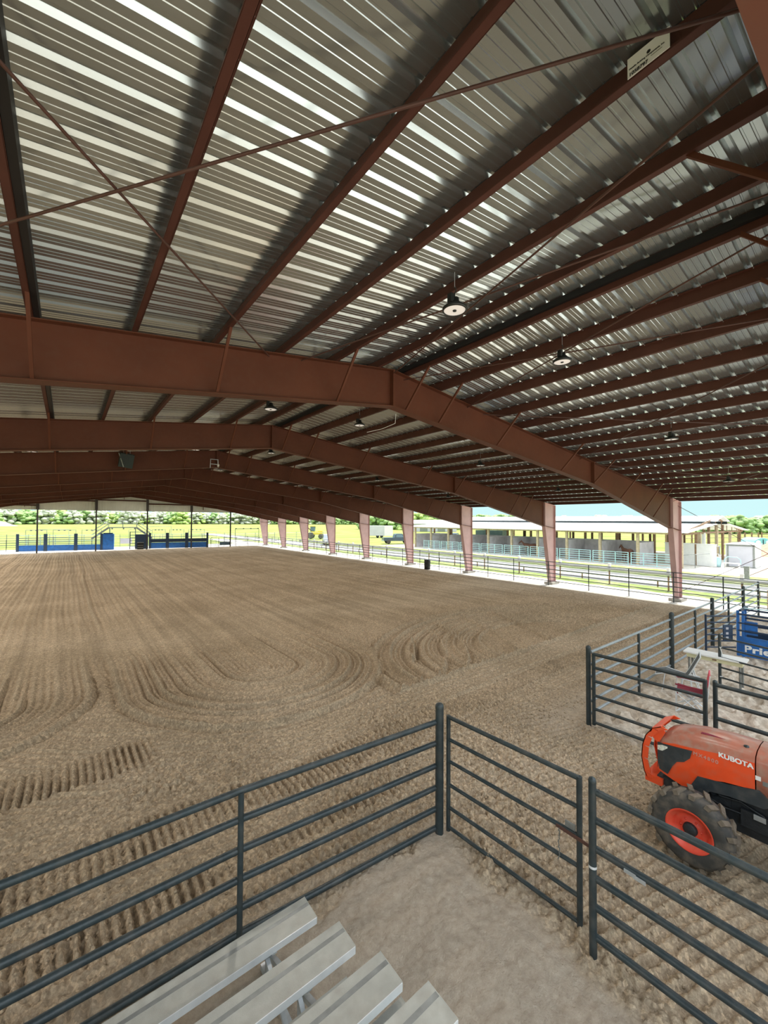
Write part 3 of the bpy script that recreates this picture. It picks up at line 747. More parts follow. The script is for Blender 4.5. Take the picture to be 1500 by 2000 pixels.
# ------------------------------------------------------------------ bleachers
bl = thing('bleachers', 'aluminium bench bleachers with plank seats in the lower left corner', 'bleachers', (1.97, 3.68, 0))
def plank(y, z, x0, w, m='alu', name='seat'):
    p = MB(); L = 4.7
    p.box((x0-L/2, y, z-.0225), (L, w, .045)).build(name, m, bl)
    e_ = MB(); e_.box((x0-L/2, y-w/2-.003, z-.03), (L, .006, .06)); 
    e_.build('front_edge' if name == 'seat' else 'board_edge', 'alu_edge', bl)['label'] = 'bright aluminium plank edge'
    e_ = MB(); e_.box((x0+.003, y, z-.024), (.006, w+.004, .05)); e_.build('end_cap', 'alu', bl)
    gr = MB(); gr.box((x0-L/2, y+w*.16, z+.0006), (L, .035, .0012)); gr.build('groove', 'grey_tube', bl)
rows = [(.45, 0.0), (.715, -.665), (.95, -1.27), (1.19, -1.80), (1.43, -2.4)]
for i, (z, y) in enumerate(rows): plank(y, z, 0, .265)
plank(-1.50, .83, -.0, .23, 'alu', 'foot_board'); plank(-.95, .62, -.14, .16, 'alu', 'foot_board')
for xx in (-.42, -2.7):
    f_ = MB()
    for z, y in rows[:4]:
        f_.beam((xx, y+.02, 0), (xx, y+.02, z-.05), .045, .045)
        f_.beam((xx, y-.12, z-.07), (xx, y+.12, z-.07), .045, .05)
    f_.beam((xx, .15, .03), (xx, -2.6, .03), .05, .05); f_.beam((xx+.02, .05, .20), (xx+.02, -2.45, 1.16), .045, .045)
    for (z, y), (z2, y2_) in zip(rows[:-1], rows[1:]):
        f_.beam((xx-.03, y, .05), (xx-.03, y2_, z2-.08), .035, .035); f_.beam((xx-.06, y2_, .05), (xx-.06, y, z-.08), .035, .035)
    f_.build('support_frame', 'galv', bl)

# ------------------------------------------------------------------ orange tractor
TX, TY = 6.95, 1.68
tr = thing('tractor', 'orange compact tractor with dusty bonnet parked in the alley at right', 'tractor', (TX, TY, 0))
HS = -.30
def sec(y, zs, w):     # hood section, half profile mirrored
    zl, zsh, ztp = zs
    h = [(-w, y, zl), (-w*1.01, y, (zl+zsh)/2), (-w*.99, y, zsh), (-w*.90, y, zsh+(ztp-zsh)*.55), (-w*.62, y, ztp-(ztp-zsh)*.13), (0, y, ztp)]
    return h+[(-p[0], p[1], p[2]) for p in h[-2::-1]]
S = [(.50, (.77, 1.10, 1.20), .25), (.43, (.76, 1.19, 1.31), .275), (.30, (.73, 1.235, 1.385), .29), (.14, (.69, 1.26, 1.43), .298), (.04, (.90, 1.28, 1.455), .30), (-.25, (.99, 1.33, 1.485), .30), (-.54, (1.04, 1.365, 1.49), .30)]
full = [sec(y, z, w) for y, z, w in S]
sides = MB(); sides.loft([[s[i] for i in (0, 1, 2)] for s in full], closed=False, cap=False, smooth=False)
sides.loft([[s[i] for i in (8, 9, 10)] for s in full], closed=False, cap=False, smooth=False)
sides.add(full[0], [tuple(range(11))])
sides.build('bonnet', 'orange', tr)
top = MB(); top.loft([s[2:9] for s in full], closed=False, cap=False)
bt = top.build('bonnet_top', 'orange_dusty', tr); bt['label'] = 'dust-covered bonnet top'
mb = MB(); mb.box((-.12, -.10, 1.452), (.05, .26, .01), 0, -.08); mb.build('top_decal', 'red_fabric', bt)
mb = MB(); mb.lathe([(.03, 0), (.026, .02), (0, .022)], (-.16, -.44, 1.467), 12); mb.build('cap', 'lamp_black', bt)
# rear cowl behind the seam
cs = [(-.552, (1.05, 1.37, 1.495), .302), (-.75, (.86, 1.38, 1.50), .305), (-1.05, (.80, 1.36, 1.48), .305)]
cw = [sec(y, z, w) for y, z, w in cs]
MB().loft(cw).build('cowl', 'orange_dusty', tr)
mb = MB(); mb.box((-.308, -.57, 1.2), (.004, .05, .05)); mb.build('round_decal', 'white_print', tr)
mb = MB(); mb.box((-.309, -.75, 1.16), (.004, .28, .05)); mb.build('stripe_decal', 'grey_tube', tr)
# dark headlamp inset on both sides
up_y, up_z = [.086, .507], [1.235, 1.165]
lo_y = [.086, .112, .18, .265, .319, .375, .485, .507]; lo_z = [1.235, 1.126, 1.045, 1.006, .917, .785, .80, .95]
def bonnet_w(y): return float(np.interp(y, [q[0] for q in S[::-1]], [q[2] for q in S[::-1]]))*1.012
def side_patch(mb, sx, ys, zlo, zhi, off, th=.006):
    for y0, y1 in zip(ys[:-1], ys[1:]):
        q = [(sx*(bonnet_w(y)+off), y, z) for y, z in ((y0, zlo(y0)), (y1, zlo(y1)), (y1, zhi(y1)), (y0, zhi(y0)))]
        mb.prism(q, (sx*th, 0, 0))
for sx in (-1, 1):
    mb = MB(); ys = sorted(set([round(.086+.421*k/24, 4) for k in range(25)]+lo_y))
    side_patch(mb, sx, ys, lambda y: float(np.interp(y, lo_y, lo_z)), lambda y: float(np.interp(y, up_y, up_z)), .002)
    hp = mb.build('headlamp_panel', 'plastic_dark', tr)
    mb = MB(); ys = [.375, .40, .44, .48, .505]
    side_patch(mb, sx, ys, lambda y: float(np.interp(y, [.375, .44, .505], [1.14, 1.075, 1.06])), lambda y: float(np.interp(y, [.375, .44, .505], [1.16, 1.155, 1.12])), .009)
    mb.build('headlamp', 'glass_lamp', hp)
mb = MB(); mb.prism([(-.235, .503, .80), (.235, .503, .80), (.24, .503, 1.10), (.18, .503, 1.16), (-.18, .503, 1.16), (-.24, .503, 1.10)], (0, .012, 0)); mb.build('front_grille', 'plastic_dark', tr)
# black lower panels and engine block
bp_ = [(.031, .935), (.15, .70), (.12, .66), (-.056, .72), (-.115, .83), (-.519, 1.035), (-.594, 1.05), (-.70, .92), (-.62, .85), (-.317, .74)]
bp_ = [(.031, .93), (.15, .69), (-.03, .71), (-.10, .80), (-.30, .84), (-.62, .86), (-.72, .94), (-.58, 1.06), (-.50, 1.04), (-.30, .985)]
for sx in (-1, 1):
    MB().prism([(sx*.29, y, z) for y, z in bp_], (sx*.022, 0, 0)).build('side_shield', 'plastic_dark', tr)
en = MB(); en.box((0, -.35, .66), (.46, 1.2, .5)); en.box((0, .2, .58), (.4, .6, .16)); en.box((0, -.6, .48), (.34, 1.6, .2)); en.box((-.24, -.75, .64), (.10, .7, .2)); en.box((-.22, -.2, .74), (.08, .2, .12))
en.tube([(-.25, -.08, .84), (-.27, -.2, .78), (-.25, -.4, .80), (-.27, -.62, .74)], .014, 6); en.tube([(-.26, -.05, .7), (-.28, -.25, .66), (-.26, -.6, .68)], .012, 6)
en.lathe([(.045, -.02), (.05, 0), (.03, .02)], (-.27, -.14, .80), 12, 'X')
en.build('engine_block', 'engine', tr)
mb = MB(); mb.box((-.31, -.58, .72), (.012, .11, .06)); mb.build('service_plate', 'galv', tr)
MB().beam((-.70, 0, .46), (.70, 0, .46), .12, .13).build('front_axle', 'engine', tr)
mb = MB(); mb.box((0, .36, .62), (.42, .34, .1)); mb.build('front_frame', 'plastic_dark', tr)
# brush guard: two bent flat bars joined over the top, with a foot plate
gp = [(.46, 1.40), (.575, 1.33), (.66, 1.20), (.70, 1.05), (.715, .87), (.68, .68), (.65, .62)]
gd = MB()
for sx in (-1, 1):
    for (y0, z0), (y1, z1) in zip(gp[:-1], gp[1:]):
        gd.prism([(sx*.27, y0, z0), (sx*.27, y1, z1), (sx*.27, y1-.085, z1-.0), (sx*.27, y0-.085, z0-.02)], (sx*-.014, 0, 0))
        gd.prism([(sx*.27, y0, z0), (sx*.27, y1, z1), (sx*.225, y1, z1), (sx*.225, y0, z0)], (0, -.012, 0))
gd.prism([(-.27, .46, 1.40), (.27, .46, 1.40), (.27, .575, 1.335), (-.27, .575, 1.335)], (0, 0, -.014))
gd.prism([(-.27, .575, 1.335), (.27, .575, 1.335), (.27, .60, 1.27), (-.27, .60, 1.27)], (0, -.012, 0))
gd.prism([(-.25, .47, 1.40), (-.25, .41, 1.33), (-.25, .50, 1.14), (-.25, .57, 1.2)], (.012, 0, 0))
gd.build('brush_guard', 'orange', tr)
mb = MB(); mb.box((0, .56, .60), (.5, .22, .1)); mb.build('guard_foot', 'orange', tr)
# front wheels: carcass, lugs, rim, hub
def wheel(cx, R, W, name='front_wheel', lugs=16, rim_r=.245):
    sgn = -1 if cx < 0 else 1; w = MB()
    w.lathe([(rim_r, -W/2), (rim_r+.03, -W/2-.008), (R*.82, -W/2-.012), (R*.93, -W/2+.02), (R*.955, 0), (R*.93, W/2-.02), (R*.82, W/2+.012), (rim_r+.03, W/2+.008), (rim_r, W/2)], (cx, 0, R), 40, 'X')
    wo = w.build(name, 'rubber', tr)
    lg = MB()
    for i in range(lugs):
        for sd in (-1, 1):
            a = 2*PI*(i+(.5 if sd > 0 else 0))/lugs
            def P(ang, r_, x): return Vector((cx+x, math.cos(ang)*r_, R+math.sin(ang)*r_))
            dA = .55/lugs*2*PI*.62; th = 2*PI/lugs*.34
            q = []
            for rr in (.88, 1.0):
                xo = sd*(W/2+(.012 if rr < 1 else .004)); r0 = R*rr
                q += [P(a, r0, xo), P(a+th, r0, xo), P(a+th+dA, R*(.93 if rr < 1 else 1.0), sd*.0), P(a+dA, R*(.93 if rr < 1 else 1.0), sd*.0)]
            lg.add(q, [(0, 1, 2, 3), (7, 6, 5, 4), (0, 4, 5, 1), (1, 5, 6, 2), (2, 6, 7, 3), (3, 7, 4, 0)])
    lg.build('tread_lugs', 'lug', wo)
    rm = MB(); rm.lathe([(rim_r+.006, sgn*(W/2+.008)), (rim_r-.012, sgn*(W/2+.012)), (rim_r-.02, sgn*(W/2-.02)), (rim_r-.055, sgn*(W/2-.03)), (rim_r-.06, sgn*(W/2-.085)), (.12, sgn*(W/2-.095)), (.1, sgn*(W/2-.07)), (.075, sgn*(W/2-.065))], (cx, 0, R), 32, 'X')
    for i in range(6):
        a = 2*PI*i/6; rm.lathe([(.014, sgn*(W/2-.085)), (.014, sgn*(W/2-.07)), (0, sgn*(W/2-.068))], (cx, math.cos(a)*.105, R+math.sin(a)*.105), 8, 'X')
    rm.build('rim', 'rim', wo)
    hb = MB(); hb.lathe([(.078, sgn*(W/2-.085)), (.075, sgn*(W/2-.03)), (.05, sgn*(W/2-.015)), (0, sgn*(W/2-.012))], (cx, 0, R), 18, 'X'); hb.build('hub', 'engine', wo)
    return wo
for cx in (-.67, .67): wheel(cx, .455, .25)
for cx in (-.72, .72):
    wo = wheel(cx, .66, .38, 'rear_wheel', 18, .36)
    wo.location = (0, -1.92, 0)
mb = MB(); mb.box((0, -1.7, .75), (.7, .9, .5)); mb.build('rear_housing', 'engine', tr)
for sx in (-1, 1):
    mb = MB()
    arc = [(-1.92+.72*math.cos(a), .70+.72*math.sin(a)) for a in [PI*(.15+.1*i) for i in range(8)]]
    for (y0, z0), (y1, z1) in zip(arc[:-1], arc[1:]): mb.prism([(sx*.42, y0, z0), (sx*.42, y1, z1), (sx*.84, y1, z1), (sx*.84, y0, z0)], (0, 0, .02))
    mb.build('fender', 'orange', tr)
mb = MB(); mb.box((0, -1.75, 1.14), (.5, .48, .1)); mb.box((0, -2.0, 1.4), (.48, .1, .5), 0, -.15); mb.build('driver_seat', 'plastic_dark', tr)
mb = MB(); mb.lathe([(.17, 0), (.19, .015), (.205, 0), (.19, -.015), (.17, 0)], (0, -1.2, 1.55), 24); mb.tube([(0, -1.02, 1.3), (0, -1.2, 1.55)], .02); mb.build('steering_wheel', 'lamp_black', tr)
mb = MB()
for sx in (-1, 1): mb.beam((sx*.5, -2.25, .9), (sx*.5, -2.3, 2.3), .06, .08)
mb.beam((-.5, -2.3, 2.3), (.5, -2.3, 2.3), .06, .06); mb.build('roll_bar', 'engine', tr)
tm = text_mesh('lettering', 'KUBOTA', .083, 'white_print', tr, on_left_face(-.3055, -.190, 1.290) @ Matrix.Rotation(-.0, 4, 'Z'), .0035, 0, .001, spacing=1.02); tm['label'] = 'white maker lettering on the bonnet side'
tm = text_mesh('model_lettering', 'MX4800', .064, 'silver_print', tr, on_left_face(-.3045, .080, 1.192) @ Matrix.Rotation(-.02, 4, 'Z'), .0012, 0, .001, spacing=1.28); tm['label'] = 'pale model lettering on the bonnet side'

# ------------------------------------------------------------------ table, chairs, blue chute in the pen
tb = thing('table', 'long white-topped folding table standing in the right pen', 'table', (13.72, 3.12, 0), .05)
MB().box((0, 0, .735), (.50, 1.30, .035)).build('table_top', 'table_white', tb)
mb = MB()
for x in (-.2, .2): mb.box((x, 0, .66), (.02, 1.16, .10))
for y in (-.57, .57): mb.box((0, y, .66), (.40, .02, .10))
mb.build('apron', 'table_apron', tb)
MB().box((-.213, -.02, .665), (.006, .09, .035)).build('brown_badge', 'wood_dark', tb)
for x in (-.17, .17):
    for y in (-.53, .53): MB().tube([(x, y, 0), (x, y, .70)], .026, 10).build('leg', 'grey_tube', tb)
ch = thing('lounge_chair', 'grey mesh folding lounge chair with raised back, left of the table', 'chair', (12.5, 3.45, 0), -1.30)
# seat slopes, back raised towards +X
mb = MB()
for sy in (-.26, .26):
    mb.tube([(-.62, sy, .36), (-.40, sy, .44), (0, sy, .36), (.30, sy, .33)], .014, 8); mb.tube([(.02, sy, .37), (.14, sy, .62), (.25, sy, .86), (.30, sy, .97)], .014, 8)
    mb.tube([(-.42, sy, .43), (-.48, sy, 0)], .012, 8); mb.tube([(.1, sy, .35), (.14, sy, 0)], .012, 8); mb.tube([(.14, sy, .60), (.30, sy, 0)], .012, 8); mb.tube([(-.05, sy, .36), (-.1, sy, 0)], .012, 8)
mb.tube([(.30, -.26, .97), (.30, .26, .97)], .014, 8); mb.tube([(-.62, -.26, .36), (-.62, .26, .36)], .014, 8)
mb.build('frame', 'alu_edge', ch)
mb = MB(); q = [(-.62, .362), (-.40, .435), (-.2, .375), (0, .345)]
for (a, z), (c, z2) in zip(q[:-1], q[1:]): mb.prism([(a, -.25, z), (c, -.25, z2), (c, .25, z2), (a, .25, z)], (0, 0, .012))
mb.build('seat', 'grey_fabric', ch)
mb = MB(); q = [(.0, .36), (.07, .47), (.14, .62), (.25, .86), (.295, .96)]
for (a, z), (c, z2) in zip(q[:-1], q[1:]): mb.prism([(a, -.25, z), (c, -.25, z2), (c, .25, z2), (a, .25, z)], (.012, 0, -.006))
mb.build('backrest', 'grey_fabric', ch)
rc = thing('camping_chair', 'red folding camping chair with faded back behind the pen gate', 'chair', (11.30, 3.02, 0), .25)
mb = MB(); mb.prism([(-.25, -.24, .46), (.22, -.24, .40), (.22, .24, .40), (-.25, .24, .46)], (0, 0, .025)); mb.prism([(-.25, -.24, .46), (-.25, .24, .46), (-.25, .24, .38), (-.25, -.24, .38)], (.02, 0, 0)); mb.build('seat', 'red_fabric', rc)
rc.rotation_euler = (0, 0, -PI/2+.25)
mb = MB(); mb.prism([(.24, -.26, .42), (.24, .26, .42), (.33, .24, .92), (.33, 0, .96), (.33, -.24, .92)], (.02, 0, 0)); mb.build('backrest', 'pink_fabric', rc)
mb = MB()
for sy in (-.27, .27):
    mb.tube([(-.27, sy, .0), (.24, -sy, .44)], .010, 6); mb.tube([(.30, sy, 0), (-.25, -sy, .46)], .010, 6); mb.tube([(.26, sy, .0), (.34, sy, .93)], .010, 6); mb.tube([(-.27, sy, 0), (-.27, sy, .62)], .010, 6)
    mb.tube([(-.27, sy, 0), (.30, sy, .40)], .009, 6); mb.tube([(.28, sy, 0), (-.27, sy, .42)], .009, 6)
mb.build('frame', 'alu_edge', rc)
for sy in (-.29, .29): MB().beam((-.28, sy, .62), (.28, sy, .60), .05, .02).build('armrest', 'red_fabric', rc)

bc = thing('roping_chute', 'royal blue roping chute with white lettering at the right edge', 'cattle chute', (17.15, 3.3, 0))
L = 3.4
MB().box((0, -L/2, .33), (.03, L, .62)).build('side_panel', 'blue', bc)
for z in (.82, 1.06, 1.34): MB().tube([(0, 0, z), (0, -L, z)], .032, 10).build('rail', 'blue_dark', bc)
for y in (0, -.13, -L): MB().beam((0, y, 0), (0, y, 1.45), .07, .05).build('post', 'blue', bc)
MB().box((.02, -.32, .93), (.03, .3, .42)).build('head_plate', 'blue', bc)
MB().box((1.0, -L/2, .33), (.03, L, .62)).build('side_panel', 'blue_dark', bc)
for z in (.82, 1.06, 1.34): MB().tube([(1.0, 0, z), (1.0, -L, z)], .032, 10).build('rail', 'blue_dark', bc)
for y in (0, -L): MB().beam((1.0, y, 0), (1.0, y, 1.45), .07, .05).build('post', 'blue', bc)
for y in (-.05, -L): MB().beam((0, y, 1.45), (1.0, y, 1.45), .06, .06).build('cross_bar', 'blue_dark', bc)
mb = MB(); mb.beam((.3, -.1, 1.50), (.8, -1.4, 1.49), .03, .03); mb.tube([(.4, -.7, 1.40), (.7, -.7, 1.55), (.9, -1.2, 1.5)], .02); mb.build('head_gear', 'teal', bc)
gt = MB()
for z in (.25, .45, .65, .85, 1.05, 1.25): gt.tube([(0, .06, z), (-.75, .66, z)], .022, 8)
gt.beam((-.75, .66, 0), (-.75, .66, 1.3), .05, .05); gt.build('wing_panel', 'blue_dark', bc)
mb = MB(); mb.box((-.20, .22, .72), (.30, .03, .5), -.67); mb.build('control_box', 'blue_dark', bc)
for z in (.86, .70, .56): MB().box((-.245, .225, z), (.08, .012, .07), -.67).build('sticker', 'tan', bc)
text_mesh('lettering', 'Priefert', .29, 'white_print', bc, on_left_face(-.017, -.13, .17) @ Matrix.Scale(1.3, 4, (1, 0, 0)), .012, 0, .002, spacing=1.08)['label'] = 'white maker lettering'
MB().lathe([(.0, -.002), (.028, -.002), (.028, .002)], (-.021, -.545, .42), 14, 'X').build('red_dot', 'red_print', bc)
PART2 = True

# ------------------------------------------------------------------ bucking chutes at the far end
CR = -.17
def cline(x, dy=0): return (x, 70.6-.172*(x+5)+dy, 0)
def chute(x0, x1, lab, rails=4, panel=.78, h=1.75, solid=.0):
    w = x1-x0; t = thing('bucking_chute', lab, 'chute', cline(x0), CR, 'blue chutes at the far end')
    MB().box((w/2, 0, panel/2+.02), (w-.15, .06, panel)).build('gate_panel', 'blue', t)
    if solid: MB().box((w/2, .05, panel+solid/2+.05), (w-.2, .05, solid)).build('upper_panel', 'blue_dark', t)
    for i in range(rails):
        z = panel+.18+(h-panel-.18)*i/(rails-1); MB().tube([(.05, 0, z), (w-.05, 0, z)], .035, 8).build('rail', 'blue_dark', t)
    for x in (0, w): MB().box((x, 0, 1.15), (.28, .16, 2.3)).build('post', 'blue_dark', t)
    bk = MB()
    for z in (.9, 1.3, 1.7, 2.05): bk.tube([(0, 1.0, z), (w, 1.0, z)], .03, 6)
    for x in (w*.25, w*.75): bk.tube([(x, 1.0, 0), (x, 1.0, 2.1)], .03, 6)
    bk.build('back_rails', 'teal', t)
    ov = MB()
    for x in (w*.1, w*.9): ov.tube([(x, 2.2, 0), (x, 2.2, 2.75)], .03, 6)
    ov.tube([(w*.1, 2.2, 2.75), (w*.9, 2.2, 2.75)], .03, 6)
    for x in (.3, .5, .7): ov.box((w*x, 2.2, 2.7), (.2, .2, .14))
    ov.build('overhead_frame', 'grey_tube', t)
    return t
chute(-5.05, -2.25, 'blue bucking chute at the far end, leftmost of the left three')
chute(-2.2, .95, 'blue bucking chute at the far end, middle of the left three')
chute(1.0, 3.85, 'blue bucking chute at the far end, beside the tall solid blue box')
t = thing('chute_end_box', 'tall solid blue box at the right end of the left chutes', 'box', cline(3.95), CR)
MB().box((.65, .3, 1.1), (1.3, .7, 2.2)).build('body', 'blue', t); MB().box((.6, .3, 2.28), (1.1, .5, .16)).build('cap', 'blue_dark', t); MB().box((-.1, .2, 1.2), (.2, .5, 2.1)).build('post', 'blue_dark', t)
t = thing('chute_end_box', 'tall solid blue box at the left end of the right chutes', 'box', cline(7.75), CR)
MB().box((.85, .3, 1.05), (1.6, .7, 2.1)).build('body', 'blue_dark', t); mb = MB()
for z in (.4, .8, 1.2, 1.6, 2.0): mb.tube([(-.6, .2, z), (.1, .2, z)], .04, 8)
mb.beam((-.62, .2, 0), (-.62, .2, 2.5), .1, .1); mb.tube([(-.62, .2, 2.45), (1.9, .2, 2.45)], .04); mb.build('side_ladder', 'blue_dark', t)
t = thing('steel_crate', 'small black crate standing in front of the right chute box', 'crate', cline(7.95, -.8), CR)
MB().box((.4, 0, .5), (.8, .5, 1.0)).build('body', 'black', t); mb = MB(); mb.box((.4, -.26, .55), (.7, .03, .06)); mb.box((.4, -.26, .97), (.8, .03, .06)); mb.box((.4, -.26, .25), (.7, .03, .05)); mb.build('slat', 'grey_tube', t)
chute(9.6, 11.8, 'blue chute with solid gate at the far end, first of the right three', 3, .85, 1.75, .45)
chute(11.9, 14.35, 'blue chute with solid gate at the far end, second of the right three', 3, .85, 1.75, .5)
chute(14.45, 17.3, 'blue chute with solid gate at the far end, rightmost of all', 3, .85, 1.75, .5)
t = thing('sorting_gate', 'low pale and blue gate standing right of the rightmost chute', 'gate', cline(17.8, .4), CR)
mb = MB()
for z in (.3, .55, .8, 1.05): mb.tube([(0, 0, z), (2.9, 0, z)], .03, 6)
mb.build('rails', 'teal', t); MB().box((2.1, .05, .5), (1.5, .05, .5)).build('panel', 'blue_dark', t)
mb = MB()
for x in (0, 1.2, 2.95): mb.box((x, 0, .7), (.08, .08, 1.4))
mb.build('posts', 'blue_dark', t)
# gap between the chutes: alley fence, banner and the bridge above
t = thing('alley_gate', 'pale rail gate with a grey banner in the gap between the chutes', 'gate', cline(5.5, 5), CR)
mb = MB()
for z in (.3, .65, 1.0, 1.35, 1.7): mb.tube([(-.4, 0, z), (3.6, 0, z)], .025, 6)
for x in (-.4, .9, 2.2, 3.6): mb.tube([(x, 0, 0), (x, 0, 2.0)], .03, 6)
mb.tube([(2.0, .1, 0), (2.0, .1, 2.6), (2.3, .1, 2.8), (3.3, .1, 2.8)], .03, 6)
mb.build('rails', 'grey_tube', t); MB().box((1.7, -.06, .95), (1.5, .03, .8)).build('banner', 'tan', t)
t = thing('bridge', 'grey steel foot bridge with stairs arching over the gap between the chutes', 'walkway', cline(4.0, 2.2), CR)
mb = MB(); mb.box((2.5, 0, 3.08), (3.5, 1.0, .12))
for x in (1.2, 2.6, 4.0): mb.box((x, 0, 2.92), (.12, .9, .2))
mb.build('deck', 'grey_tube', t)
mb = MB()
for y in (-.5, .5):
    for z in (3.6, 4.1): mb.tube([(.75, y, z), (4.25, y, z)], .028, 6)
    for x in (.75, 2.5, 4.25): mb.tube([(x, y, 3.1), (x, y, 4.1)], .028, 6)
    for sx, x0, x1 in ((1, .75, -1.2), (-1, 4.25, 6.2)):
        for dz in (.5, 1.0): mb.tube([(x0, y, 3.1+dz), (x1, y, 1.55+dz)], .028, 6)
mb.build('handrail', 'grey_tube', t)
for x0, x1 in ((.75, -1.2), (4.25, 6.2)):
    mb = MB()
    for y in (-.5, .5): mb.beam((x0, y, 3.05), (x1, y, 1.5), .05, .2)
    for i in range(7): f = (i+.5)/7; mb.box((x0+(x1-x0)*f, 0, 3.05-1.55*f), (.25, 1.0, .03))
    mb.build('stairs', 'grey_tube', t)
mb = MB()
for x in (.9, 4.1):
    for y in (-.45, .45): mb.tube([(x, y, 0), (x, y, 3.05)], .04, 6)
for x in (-1.2, 6.2): mb.tube([(x, 0, 0), (x, 0, 1.6)], .05, 6)
mb.build('legs', 'grey_tube', t)
for i, (px, y, w, h, lab) in enumerate(((21.8, 67.6, 3.9, 2.8, 'tall dark gate arch with knobs right of the far chutes'), (10.6, 77, 3.4, 3.1, 'pale thin arch frame behind the right chutes, left one'), (-3.4, 79, 3.6, 2.7, 'pale thin arch frame behind the left chutes'), (16.5, 76, 4.6, 2.2, 'wide low pale frame behind the rightmost chute'))):
    t = thing('gate_arch', lab, 'frame', (px, y, 0), -.03)
    mb = MB(); mb.tube([(0, 0, 0), (0, 0, h), (w, 0, h), (w, 0, 0)], .05 if i == 0 else .035, 8); mb.build('arch', 'fence' if i == 0 else 'grey_tube', t)
    if i == 0:
        mb = MB()
        for k in range(4): mb.box((w*(.03+.313*k), 0, h+.03), (.18, .12, .16))
        mb.build('knob', 'fence', t)
    mb = MB()
    for z in (.35, .75, 1.15, 1.5): mb.tube([(.1, 0, z), (w-.1, 0, z)], .022, 6)
    mb.tube([(w*.5, 0, .2), (w*.5, 0, 1.6)], .03, 6); mb.build('rails', 'fence' if i == 0 else 'grey_tube', t)
# far corral rails beyond the end
for i, (x, y, w, lab) in enumerate(((-14, 80, 12, 'pale corral rails behind the left chutes'), (22, 74, 9, 'pale corral rails behind the dark gate arch'), (30, 74, 14, 'thin dark corral rails beyond the far right columns'))):
    t = thing('corral_fence', lab, 'fence', (x, y, 0), -.1)
    for z in (.4, .75, 1.1, 1.45, 1.8): MB().tube([(0, 0, z), (w, 0, z)], .028, 6).build('rail', 'grey_tube', t)
    for k in range(6): MB().tube([(w*k/5, 0, 0), (w*k/5, 0, 2.0)], .04, 6).build('post', 'grey_tube', t)

# black barrel by the side fence
t = thing('barrel', 'black barrel with white cap leaning on the side fence', 'barrel', (25.35, 26.1, 0))
MB().lathe([(0, 0), (.27, 0), (.28, .25), (.285, .27), (.28, .29), (.28, .58), (.285, .6), (.27, .84), (0, .84)], n=20).build('body', 'lamp_black', t)
MB().lathe([(.0, .90), (.12, .89), (.14, .84)], (-.12, 0, 0), 14).build('lid', 'white', t)

# ------------------------------------------------------------------ big pale pipe fence beyond the columns
t = thing('big_pipe_fence', 'fence of one thick pale grey pipe on capped posts beyond the right columns', 'fence', (29.6, 0, 0))
MB().tube([(0, -12, 1.05), (0, 60, 1.05)], .12, 14).build('pipe', 'pipe_grey', t)
for y in [-9, -2, 1.8, 5.5, 9.0]+[12.5+3.55*i for i in range(13)]:
    MB().tube([(.02, y, 0), (.02, y, 1.2)], .05, 8).build('post', 'wood_dark', t)
    MB().box((.02, y, 1.30), (.16, .16, .24)).build('post_cap', 'white', t)
t = thing('low_pipe_fence', 'second low grey pipe lying on short posts beside the drive', 'fence', (30.9, 0, 0))
MB().tube([(0, -12, .42), (0, 60, .42)], .07, 12).build('pipe', 'pipe_grey', t)
for i in range(14): MB().tube([(0, -10+5*i, 0), (0, -10+5*i, .4)], .05, 8).build('post', 'wood_dark', t)

# ------------------------------------------------------------------ stall barn
BX0, BX1, BY0, BY1 = 45.0, 67.4, 12.65, 49.6
bn = thing('stall_barn', 'long open stall barn with a white metal roof beyond the right columns', 'barn', ((BX0+BX1)/2, (BY0+BY1)/2, 0))
bx = lambda x: x-(BX0+BX1)/2; by = lambda y: y-(BY0+BY1)/2
Ya, Yb = by(BY0-.7), by(BY1+.7); XM = 56.3
for sx in (-1, 1):
    e = BX0-.7 if sx < 0 else BX1+.7; m_ = 54.0 if sx < 0 else 58.9
    MB().prism([(bx(e), Ya, 3.28), (bx(m_), Ya, 4.08), (bx(m_), Ya, 4.14), (bx(e), Ya, 3.36)], (0, Yb-Ya, 0)).build('lower_roof', 'roof_white', bn)
    e2 = m_+sx*.15
    MB().prism([(bx(e2), Ya, 4.38), (bx(XM), Ya, 4.94), (bx(XM), Ya, 5.01), (bx(e2), Ya, 4.44)], (0, Yb-Ya, 0)).build('upper_roof', 'roof_white', bn)
    MB().box((bx(m_-sx*.02), (Ya+Yb)/2, 4.24), (.05, Yb-Ya-.4, .30)).build('gap_shade_strip', 'fence', bn)  # dark strip stands in for the shade in the gap between roofs
PYB = [BY0+3.66*i for i in range(11)]
for y in PYB:
    MB().box((0, 0, 1.68), (.24, .24, 3.36)).build('post', 'wood', bn).location = (bx(BX0+.1), by(y), 0)
    for x in (49.5, 53.8, 59.2, 67.2):
        hh = 3.3 if x in (49.5, 67.2) else 4.0
        MB().box((0, 0, hh/2), (.22, .22, hh)).build('post', 'wood_dark', bn).location = (bx(x), by(y), 0)
for i, y in enumerate(PYB[:-1]):
    if i in (0, 8): continue
    MB().box((bx(49.3), by(y+1.83), 1.12), (.08, 3.6, 2.24)).build('back_wall', 'panel_grey', bn)
for y in PYB[1:]:
    MB().box((bx(47.2), by(y), 1.1), (4.1, .07, 2.2)).build('partition', 'panel_grey', bn)
MB().beam((bx(45.1), by(BY0), 3.2), (bx(45.1), by(BY1), 3.2), .06, .18).build('eave_beam', 'wood', bn)
gm = MB()
for x0, z0, x1, z1 in ((44.6, 3.2, 56.3, 4.75), (56.3, 4.75, 68, 3.2), (45, 3.2, 67.4, 3.2)): gm.beam((bx(x0), by(BY0)-.1, z0), (bx(x1), by(BY0)-.1, z1), .08, .2)
